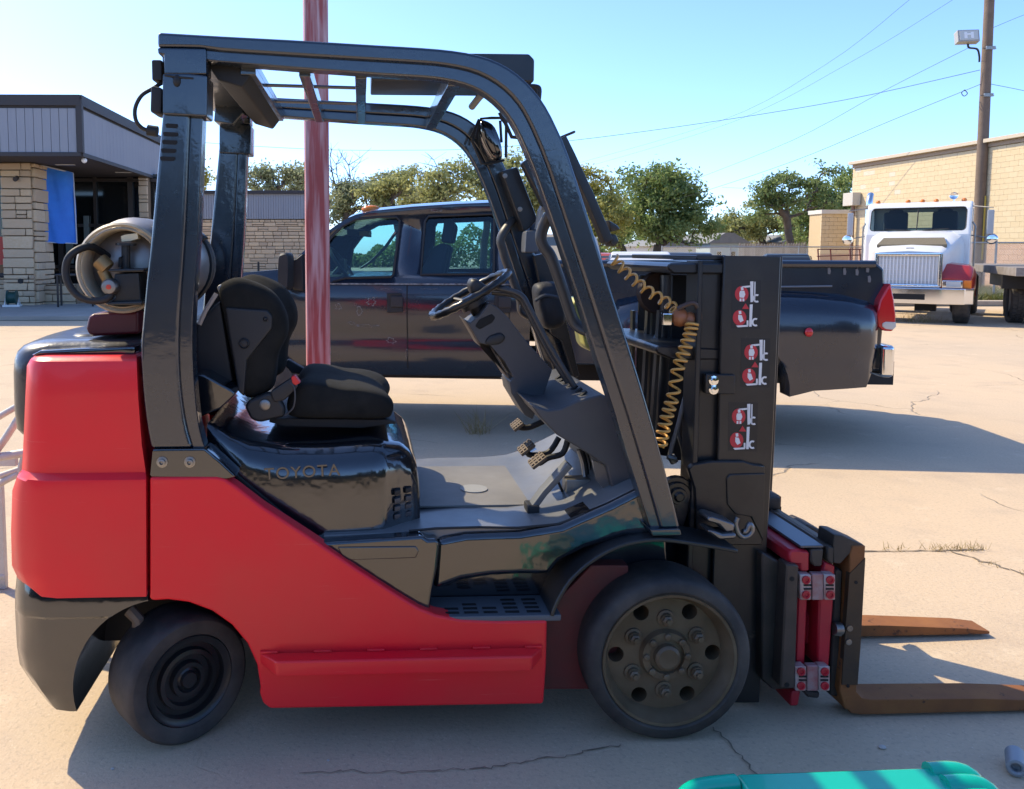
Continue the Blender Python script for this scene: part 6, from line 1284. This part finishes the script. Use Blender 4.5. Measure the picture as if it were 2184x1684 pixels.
for pts, in (([(415, 500), (610, 495), (605, 645), (412, 640)],), ([(388, 1005), (580, 1005), (575, 1145), (386, 1142)],)):
    (x0, y0_), (x1, _), (_, y1_), _ = pts[0], pts[1], pts[2], pts[3]
    w, h = x1-x0, y1_-y0_
    gpl = plate('B8', [(x0+w*.33, y0_), (x0+w*.66, y0_), (x0+w*.66, y1_), (x0+w*.33, y1_)], -.455, -.43, 'hinge_plate', mat('flaked_white_red', (.38, .30, .29), .5, .2, None, (20, (.35, .08, .08), .9)), .003)
    for sx in (0, .68):
        e = plate('B8', [(x0+w*sx, y0_+4), (x0+w*(sx+.31), y0_+4), (x0+w*(sx+.31), y0_+h*.42), (x0+w*(sx+.31), y0_+h*.58), (x0+w*(sx+.31), y1_), (x0+w*sx, y1_)], -.46, -.425, 'hinge_wing', mat('flaked_white', (.50, .44, .41), .5, .3, None, (25, (.4, .14, .12), .9)), .003, gpl)
        for dy in (.22, .78):
            q = K('B8', [(x0+w*(sx+.15), y0_+h*dy)], -.46)[0]; m = MB(); m.lathe([(.0135, 0), (.0135, .005), (.008, .006), (.007, .002), (.001, .002)], (q[0], -.46, q[1]), (0, -1, 0), 14); m.build('hinge_bolt', ATR, gpl)
        for dy in (.42, .56):
            xs = .10 if sx == 0 else .72; q = K('B8', [(x0+w*xs, y0_+h*dy-3), (x0+w*(xs+.22), y0_+h*dy-3), (x0+w*(xs+.22), y0_+h*dy+6), (x0+w*xs, y0_+h*dy+6)], -.462); m = MB(); m.prism(q, -.4625, -.44); m.build('hinge_slot', DARKI, gpl)
plate('B8', [(365, 1140), (420, 1145), (405, 1230), (355, 1230)], -.40, .38, 'lower_red_beam', ATR, .006)
plate('B8', [(440, 1145), (525, 1150), (520, 1190), (450, 1180)], -.40, .38, 'lower_slide', DGR, .006)
# fork carriage bars and backing
plate('B8', [(560, 345), (602, 352), (600, 455), (560, 430)], -.43, .42, 'fork_bar', DGR, .006)
plate('B8', [(602, 470), (650, 480), (625, 1180), (575, 1170)], -.40, .40, 'fork_carriage', DGR, .006)
for y in (.02, .26): m = MB(); q = Vector(K3('B8', [(590, 345, -.43)])[0]); q.y = y; m.box(q+Vector((0, 0, .02)), (.06, .12, .05)); m.build('fork_stop', DGR, fk, .012)
m = MB(); q = K3('B8', [(588, 352, -.40)])[0]; m.bar([(q[0], -.40, q[2]), (q[0], .42, q[2])], .02, .02, Vector((0, 0, 1))); m.build('positioner_rod', mat('tan_rod', (.2, .15, .1), .5, .4), fk)
m = MB(); m.cyl(*K3('B8', [(600, 800, -.42), (640, 800, -.42)]), .02, 10); m.cyl(*K3('B8', [(598, 815, -.42), (635, 822, -.42)]), .013, 8); m.build('hose_fitting', STEEL, fk)
def fork(y0, y1, tip_x, lab):
    n_ = K('B8', [(690, 478), (690, 395), (700, 345), (775, 345), (768, 480), (745, 900), (727, 1130)], -.43); x_h = n_[-1][0]; zt_ = .064; zb_ = .012
    sh_ = n_ + [(x_h, zb_+.02), (x_h-.037, zb_+.02)] + K('B8', [(632, 1140), (668, 800), (685, 520)], -.43)
    bl_ = [(x_h-.037, zb_+.06), (x_h-.037, zb_+.03), (x_h-.015, zb_+.006), (x_h+.02, zb_), (tip_x, zb_), (tip_x, zb_+.012), (tip_x-.1, zb_+.026), (tip_x-.45, zt_-.006), (x_h+.05, zt_), (x_h+.02, zt_+.006), (x_h-.002, zt_+.03)]
    m = MB(); m.prism(bl_, y0, y1); o = m.build('fork', RUST, fk, .004, 2)
    m = MB(); m.prism(sh_, y0+.001, y1-.001); m.build('fork_shank', RUST, o, .003, 1)
    o['label'] = lab
    m = MB(); m.prism(K('B8', [(683, 500), (772, 410), (745, 900), (729, 1110), (640, 1110)], -.43), y0-.002, y0+.02); m.build('shank_face', mat('shank_iron', (.055, .04, .028), .55, .3, [(50, .2, .004)], (9, (.10, .06, .03), .9)), o, .002)
    m = MB(); m.prism(K('B8', [(605, 285), (650, 290), (775, 345), (690, 395), (640, 450), (602, 445), (598, 340)], -.43), y0+.004, y1-.004); m.build('top_hook', DGR, o, .006)
    for a, b in ((683, 797), (677, 872)): q = K('B8', [(a, b)], y0)[0]; m = MB(); m.lathe([(.010, 0), (.010, .004), (.004, .005), (.001, .004)], (q[0], y0-.002, q[1]), (0, -1, 0), 12); m.build('shank_rivet', STEEL, o)
    for a, b in ((718, 545), (674, 1115)): q = K('B8', [(a, b)], y0)[0]; m = MB(); m.lathe([(.006, 0), (.006, .001), (.001, .001)], (q[0], y0-.0025, q[1]), (0, -1, 0), 10); m.build('shank_hole', DARKI, o)
    return o
tipx = FK.xz(2112, 1343, .12)[0]
fork(-.43, -.325, tipx, 'near rusty fork with blade leaving the frame'); fork(.12, .22, tipx, 'far rusty fork with whole blade in sight')
m = MB(); m.prism(K('B4', [(855, 1430), (905, 1440), (905, 1520), (860, 1510)], .2), .15, .3); m.build('far_load_stop', mat('dark_brown_iron', (.06, .04, .025), .6), fk, .006)
m = MB(); m.prism(K('B8', [(395, 225), (420, 205), (500, 240), (495, 272), (440, 250)], .25), .2, .34); m.build('far_lock_pin', DGR, fk, .008)

# ---- gas tank bracket (part of the truck)
BR = mat('dark_red_bracket', (.10, .008, .012), .4)
m = MB(); m.prism(sm2(K('B1', [(660, 90), (680, 0), (720, -20), (1057, -40), (1057, 135), (720, 150), (680, 140)], -.30), 1, True), -.32, .30); m.build('tank_bracket', BR, fk, .02, 3)
m = MB(); m.prism(K('1', [(760, 1290), (920, 1280), (935, 1475), (735, 1490), (745, 1460), (765, 1440)], -.36), -.40, -.30); m.build('tank_clamp', BLKS, fk, .006)
for a in ((725, 1262, 950, 1278), (720, 1472, 940, 1490)): m = MB(); m.prism(K('1', [(a[0], a[1]), (a[2], a[1]-8), (a[2], a[3]), (a[0], a[3])], -.38), -.42, -.28); m.build('clamp_flange', BLKS, fk, .003)
m = MB(); m.cyl(*K3('1', [(815, 1260, -.36), (815, 1110, -.36)]), .014, 12); m.cyl(*K3('1', [(815, 1110, -.36), (815, 1095, -.36)]), .032, 14); m.tube(K3('1', [(775, 1250, -.37), (780, 1190, -.37), (800, 1175, -.37), (805, 1250, -.37)]), .006, 6); m.build('clamp_bolt', BLKS, fk)
m = MB(); m.cyl(*K3('1', [(865, 1290, -.36), (865, 1470, -.36)]), .02, 12); m.build('clamp_post', BLK, fk)

# ================================================================== LOOSE THINGS ON AND AROUND THE FORKLIFT
def world_obj(m, name, mt, label, cat, bev=0, seg=2, smooth=42, par=None):
    o = m.build(name, mt, par, bev, seg, smooth); 
    if par is None: o.location = FK.o; o.rotation_euler = (0, 0, FK.yaw); tag(o, label, cat)
    return o
# gas cylinder lying across the counterweight
CRM = mat('cream_tank', (.55, .47, .33), .4, 0, None, (6, (.42, .34, .24), .8)); ALU = mat('tank_aluminium', (.34, .33, .32), .35, .6, None, (5, (.25, .2, .17), .7))
tc_ = Vector(K3(None, [(262, 572)], -.36)[0]); tr_ = .163
tk = empty('gas_cylinder', 'cream and silver gas cylinder lying behind the forklift seat', 'gas cylinder', FK.o, FK.yaw)
m = MB(); m.lathe([(.02, .05), (.09, .06), (.13, .085), (tr_, .14), (tr_, .74), (.15, .79), (.09, .82), (.001, .83)], tc_, (0, 1, 0), 40); m.build('shell', ALU, tk, smooth=50)
m = MB(); m.lathe([(.118, .0), (.122, -.006), (.128, 0), (.128, .10), (.118, .10)], tc_+Vector((0, -.01, 0)), (0, 1, 0), 48, True); cl_ = m.build('collar', CRM, tk, smooth=50)
m = MB(); m.lathe([(.128, .0), (.135, -.008), (.142, 0), (.135, .008)], tc_+Vector((0, -.012, 0)), (0, 1, 0), 48, True); m.build('collar_rim', CRM, cl_, smooth=60)
m = MB(); m.lathe([(.001, .055), (.09, .062), (.118, .08)], tc_, (0, 1, 0), 32); m.build('end_dome', mat('dome_grey', (.30, .25, .18), .45, .3, None, (9, (.2, .16, .11), .9)), tk, smooth=60)
VAL = mat('valve_brass', (.30, .19, .08), .45, .6)
m = MB(); m.cyl(*K3('1', [(640, 1200, -.38), (700, 1260, -.38)]), .026, 14); m.cyl(*K3('1', [(660, 1260, -.38), (700, 1340, -.38)]), .018, 12); m.build('valve', VAL, tk, .004)
m = MB(); q = K3('1', [(722, 1375, -.40)])[0]; m.lathe([(.001, -.03), (.008, -.03), (.02, -.028), (.026, -.02), (.026, .01), (.015, .02)], q, (0, 1, 0), 16); vk = m.build('valve_wheel', STEEL, tk)
m = MB(); m.lathe([(.001, -.001), (.008, 0), (.008, .003)], q+Vector((0, -.032, 0)), (0, 1, 0), 10); m.build('wheel_centre', mat('wheel_red', (.6, .06, .03), .5), vk)
m = MB(); m.prism(K('1', [(800, 1050), (830, 1040), (905, 1030), (910, 1065), (860, 1080), (805, 1085)], -.34), -.37, -.34); m.build('dome_label', mat('tank_label', (.75, .65, .40), .5), tk)
m = MB(); m.tube([tc_+Vector((math.cos(t)*(tr_+.003), .62, math.sin(t)*(tr_+.003))) for t in np.linspace(0, 6.283, 41)[:-1]], .012, 6, True, 2.2); st_ = m.build('strap', BLKM, tk, smooth=60)
m = MB(); m.box(tc_+Vector((.125, .61, .11)), (.05, .06, .03), Matrix.Rotation(R(45), 3, 'Y')); m.build('strap_buckle', BLKS, st_, .005)
# fuel hose looping from the valve
m = MB(); m.tube(catmull(K3('1', [(700, 1180, -.30), (600, 1120, -.36), (520, 1130, -.40), (450, 1180, -.42), (425, 1260, -.42), (440, 1350, -.42), (500, 1430, -.42), (590, 1465, -.42), (690, 1455, -.42), (730, 1400, -.41)]), 6), .0115, 10); world_obj(m, 'fuel_hose', BLKM, 'black rubber fuel hose looping behind the gas cylinder', 'hose', smooth=70)
m = MB(); m.tube(K3('1', [(1290, 1620, -.33), (1330, 1530, -.33), (1400, 1420, -.32)]), .008, 6); world_obj(m, 'wooden_stick', mat('stick', (.32, .26, .22), .6), 'thin pale stick leaning below the gas cylinder', 'stick')
# black pouch hanging by the far pillar
q = K('B3', sm2([(712, 262), (740, 235), (820, 228), (838, 260), (862, 330), (880, 420), (868, 475), (800, 498), (758, 480), (730, 400), (716, 330)], 3, True), .25); cx_ = sum(a for a, b in q)/len(q); cz_ = sum(b for a, b in q)/len(q); S = []
for y, s in ((.20, .7), (.215, .93), (.25, 1), (.29, 1), (.325, .93), (.34, .7)): S.append([Vector((cx_+(a-cx_)*s, y, cz_+(b-cz_)*s)) for a, b in q])
m = MB(); m.loft(S); po = world_obj(m, 'pouch', mat('pouch_nylon', (.014, .015, .019), .6, 0, [(30, .4, .008)]), 'black cloth pouch hanging on the far front pillar', 'pouch', smooth=60)
m = MB(); m.tube(catmull(K3('B3', [(715, 335, .205), (770, 305, .195), (845, 318, .205)]), 4), .008, 6); m.build('flap_edge', mat('pouch_piping', (.06, .065, .075), .7), po)
# yellow plastic jug behind the pillar
YJ = mat('yellow_jug', (.55, .52, .16), .5)
q = K('B3', [(925, 345), (965, 318), (1055, 320), (1075, 400), (1120, 560), (1112, 640), (1050, 635), (1000, 600), (985, 520), (945, 440)], .40); m = MB(); m.prism(q, .40, .56); jg = world_obj(m, 'plastic_jug', YJ, 'yellow plastic jug behind the near front pillar', 'jug', .025, 3)
m = MB(); a, b = K('B3', [(1000, 318)], .48)[0]; m.cyl((a, .48, b-.01), (a, .48, b+.04), .022, 14); m.build('cap', mat('jug_cap', (.1, .1, .09), .5), jg)
# ---- white tubular frame at the left edge
WTB = mat('white_tube', (.62, .60, .55), .5, 0, None, (8, (.45, .42, .36), .8))
wt_ = empty('tubular_frame', 'white tubular metal frame standing behind the counterweight', 'frame', (0, 0, 0))
def WT(pts, Y=3.45): return [at(a, b, Y+(c[0] if c else 0)) for a, b, *c in pts]
for pts, r in (([(-20, 900), (28, 872), (70, 850)], .014), ([(-30, 990), (5, 945), (35, 900), (60, 870)], .016), ([(38, 1160), (40, 1040), (46, 990), (62, 955), (90, 930)], .013), ([(0, 1015), (45, 1000)], .012), ([(-30, 980), (60, 965)], .018), ([(-25, 1045), (40, 1010)], .015)):
    m = MB(); m.tube(catmull(WT(pts), 5) if len(pts) > 2 else WT(pts), r, 10); m.build('tube', WTB, wt_, smooth=60)
b0_ = on_ground(5, 1255); m = MB(); m.box((b0_.x-.0, b0_.y, .27), (.045, .03, .54)); m.build('post', WTB, wt_, .004)
m = MB(); m.box((b0_.x+.02, b0_.y-.02, at(30, 980, b0_.y).z), (.16, .03, .05)); m.build('bracket', WTB, wt_, .004)
m = MB(); m.cyl((b0_.x-.3, b0_.y, .06), (b0_.x+.02, b0_.y, .06), .02); m.build('foot_tube', WTB, wt_)
# ---- teal machine at the bottom edge
TEAL = mat('teal_paint', (.0, .42, .28), .25, 0, [(8, .03, .02)], (3, (.0, .45, .33), .6), coat=.4)
zt_ = .34; 
def TP(x, y, z=zt_): d = on_ground(x, y, z); return (d.x, d.y)
tm = empty('teal_machine', 'glossy teal steel machine cut off by the bottom edge', 'machine', (0, 0, 0))
a, b, c_, d_ = TP(1567, 1648), TP(2050, 1632), TP(2130, 1720), TP(1600, 1730)
m = MB(); m.slab([a, b, (b[0]+.06, b[1]-.5), (a[0]+.02, a[1]-.5)], zt_-.05, zt_); m.build('deck_plate', TEAL, tm, .012, 3)
m = MB(); m.slab([(a[0]+.01, a[1]-.02), (b[0]-.01, b[1]-.02), (b[0]+.03, b[1]-.5), (a[0]+.02, a[1]-.5)], .08, zt_-.05); m.build('body', TEAL, tm, .006)
for x0, y0_, x1, y1_, nm in ((2050, 1634, 2110, 1662, 'r'), (2085, 1662, 2146, 1690, 'r2')):
    p0, p1 = Vector((*TP(x0-70, y0_+6), zt_-.012)), Vector((*TP(x1-10, y1_), zt_-.05)); w = .055
    m = MB(); m.tube(catmull([p0, p0.lerp(p1, .6)+Vector((.02, .02, .02)), p1, p1+Vector((.012, -.03, -.05)), p1+Vector((.012, -.05, -.2))], 5), .026, 12); m.build('rounded_arm', TEAL, tm, smooth=60)
    m = MB(); m.slab([(p0.x+.0, p0.y-.02), (p1.x-.01, p1.y-.03), (p1.x-.03, p1.y-.075), (p0.x, p0.y-.075)], zt_-.10, zt_-.06); m.build('arm_recess', mat('dark_teal', (.0, .06, .05), .4), tm)
p0 = Vector((*TP(1570, 1660), zt_-.012)); p1 = Vector((*TP(1478, 1672), zt_-.015)); p2 = Vector((*TP(1452, 1700), zt_-.04))
m = MB(); m.tube(catmull([p0, p1, p2, p2+Vector((-.01, -.05, -.1)), p2+Vector((-.01, -.06, -.25))], 6), .020, 12); m.build('rounded_arm', TEAL, tm, smooth=60)
m = MB(); m.tube([p0+Vector((0, -.085, -.01)), p1+Vector((0.01, -.085, -.01)), p2+Vector((0, -.09, -.02))], .016, 10); m.build('rounded_arm', TEAL, tm, smooth=60)
m = MB(); m.slab([(p0.x, p0.y-.01), (p1.x, p1.y-.01), (p1.x, p1.y-.08), (p0.x, p0.y-.08)], zt_-.09, zt_-.055); m.build('arm_recess', mat('dark_teal', (.0, .06, .05), .4), tm)
q = Vector((*TP(2060, 1642), zt_-.045)); m = MB(); m.lathe([(.010, 0), (.010, .006), (.001, .007)], q+Vector((0.0, -.045, 0)), (0, 0, 1), 8); m.build('plate_bolt', STEEL, tm)
# ---- grey pipe end at right edge
p = on_ground(2168, 1640, .03); m = MB(); m.lathe([(.016, .09), (.026, .09), (.026, 0), (.017, -.002), (.012, .004), (.012, .02), (.001, .02)], p, (.5, .75, .0), 24); o = m.build('steel_pipe', mat('grey_pipe', (.30, .32, .34), .5, .3), None, .002); o['label'] = 'short grey steel pipe end lying at the right edge'; o['category'] = 'pipe'
# ---- bits of debris on the concrete
for i, (x, y, s) in enumerate(((1882, 1594, .012), (2035, 1632, .007), (700, 1622, .005), (240, 1640, .006), (1300, 1700, .006))):
    p = on_ground(x, y, s*.4); m = MB(); m.ball((0, 0, 0), (s, s*.8, s*.5), 8); o = m.build('pebble', mat('pebble', (.5, .45, .4), .8), None); o.location = p; tag(o, ('small pale stone flake on the shaded concrete near the forks', 'tiny pebble beside the teal machine', 'tiny pebble in the forklift shadow left of centre', 'tiny pebble near the shadow edge at lower left', 'tiny pebble at the bottom of the frame by centre')[i], 'pebble')
scene.cycles.max_bounces = 5; scene.cycles.diffuse_bounces = 2; scene.cycles.glossy_bounces = 3; scene.cycles.transmission_bounces = 2; scene.cycles.transparent_max_bounces = 8; scene.cycles.caustics_reflective = False; scene.cycles.caustics_refractive = False
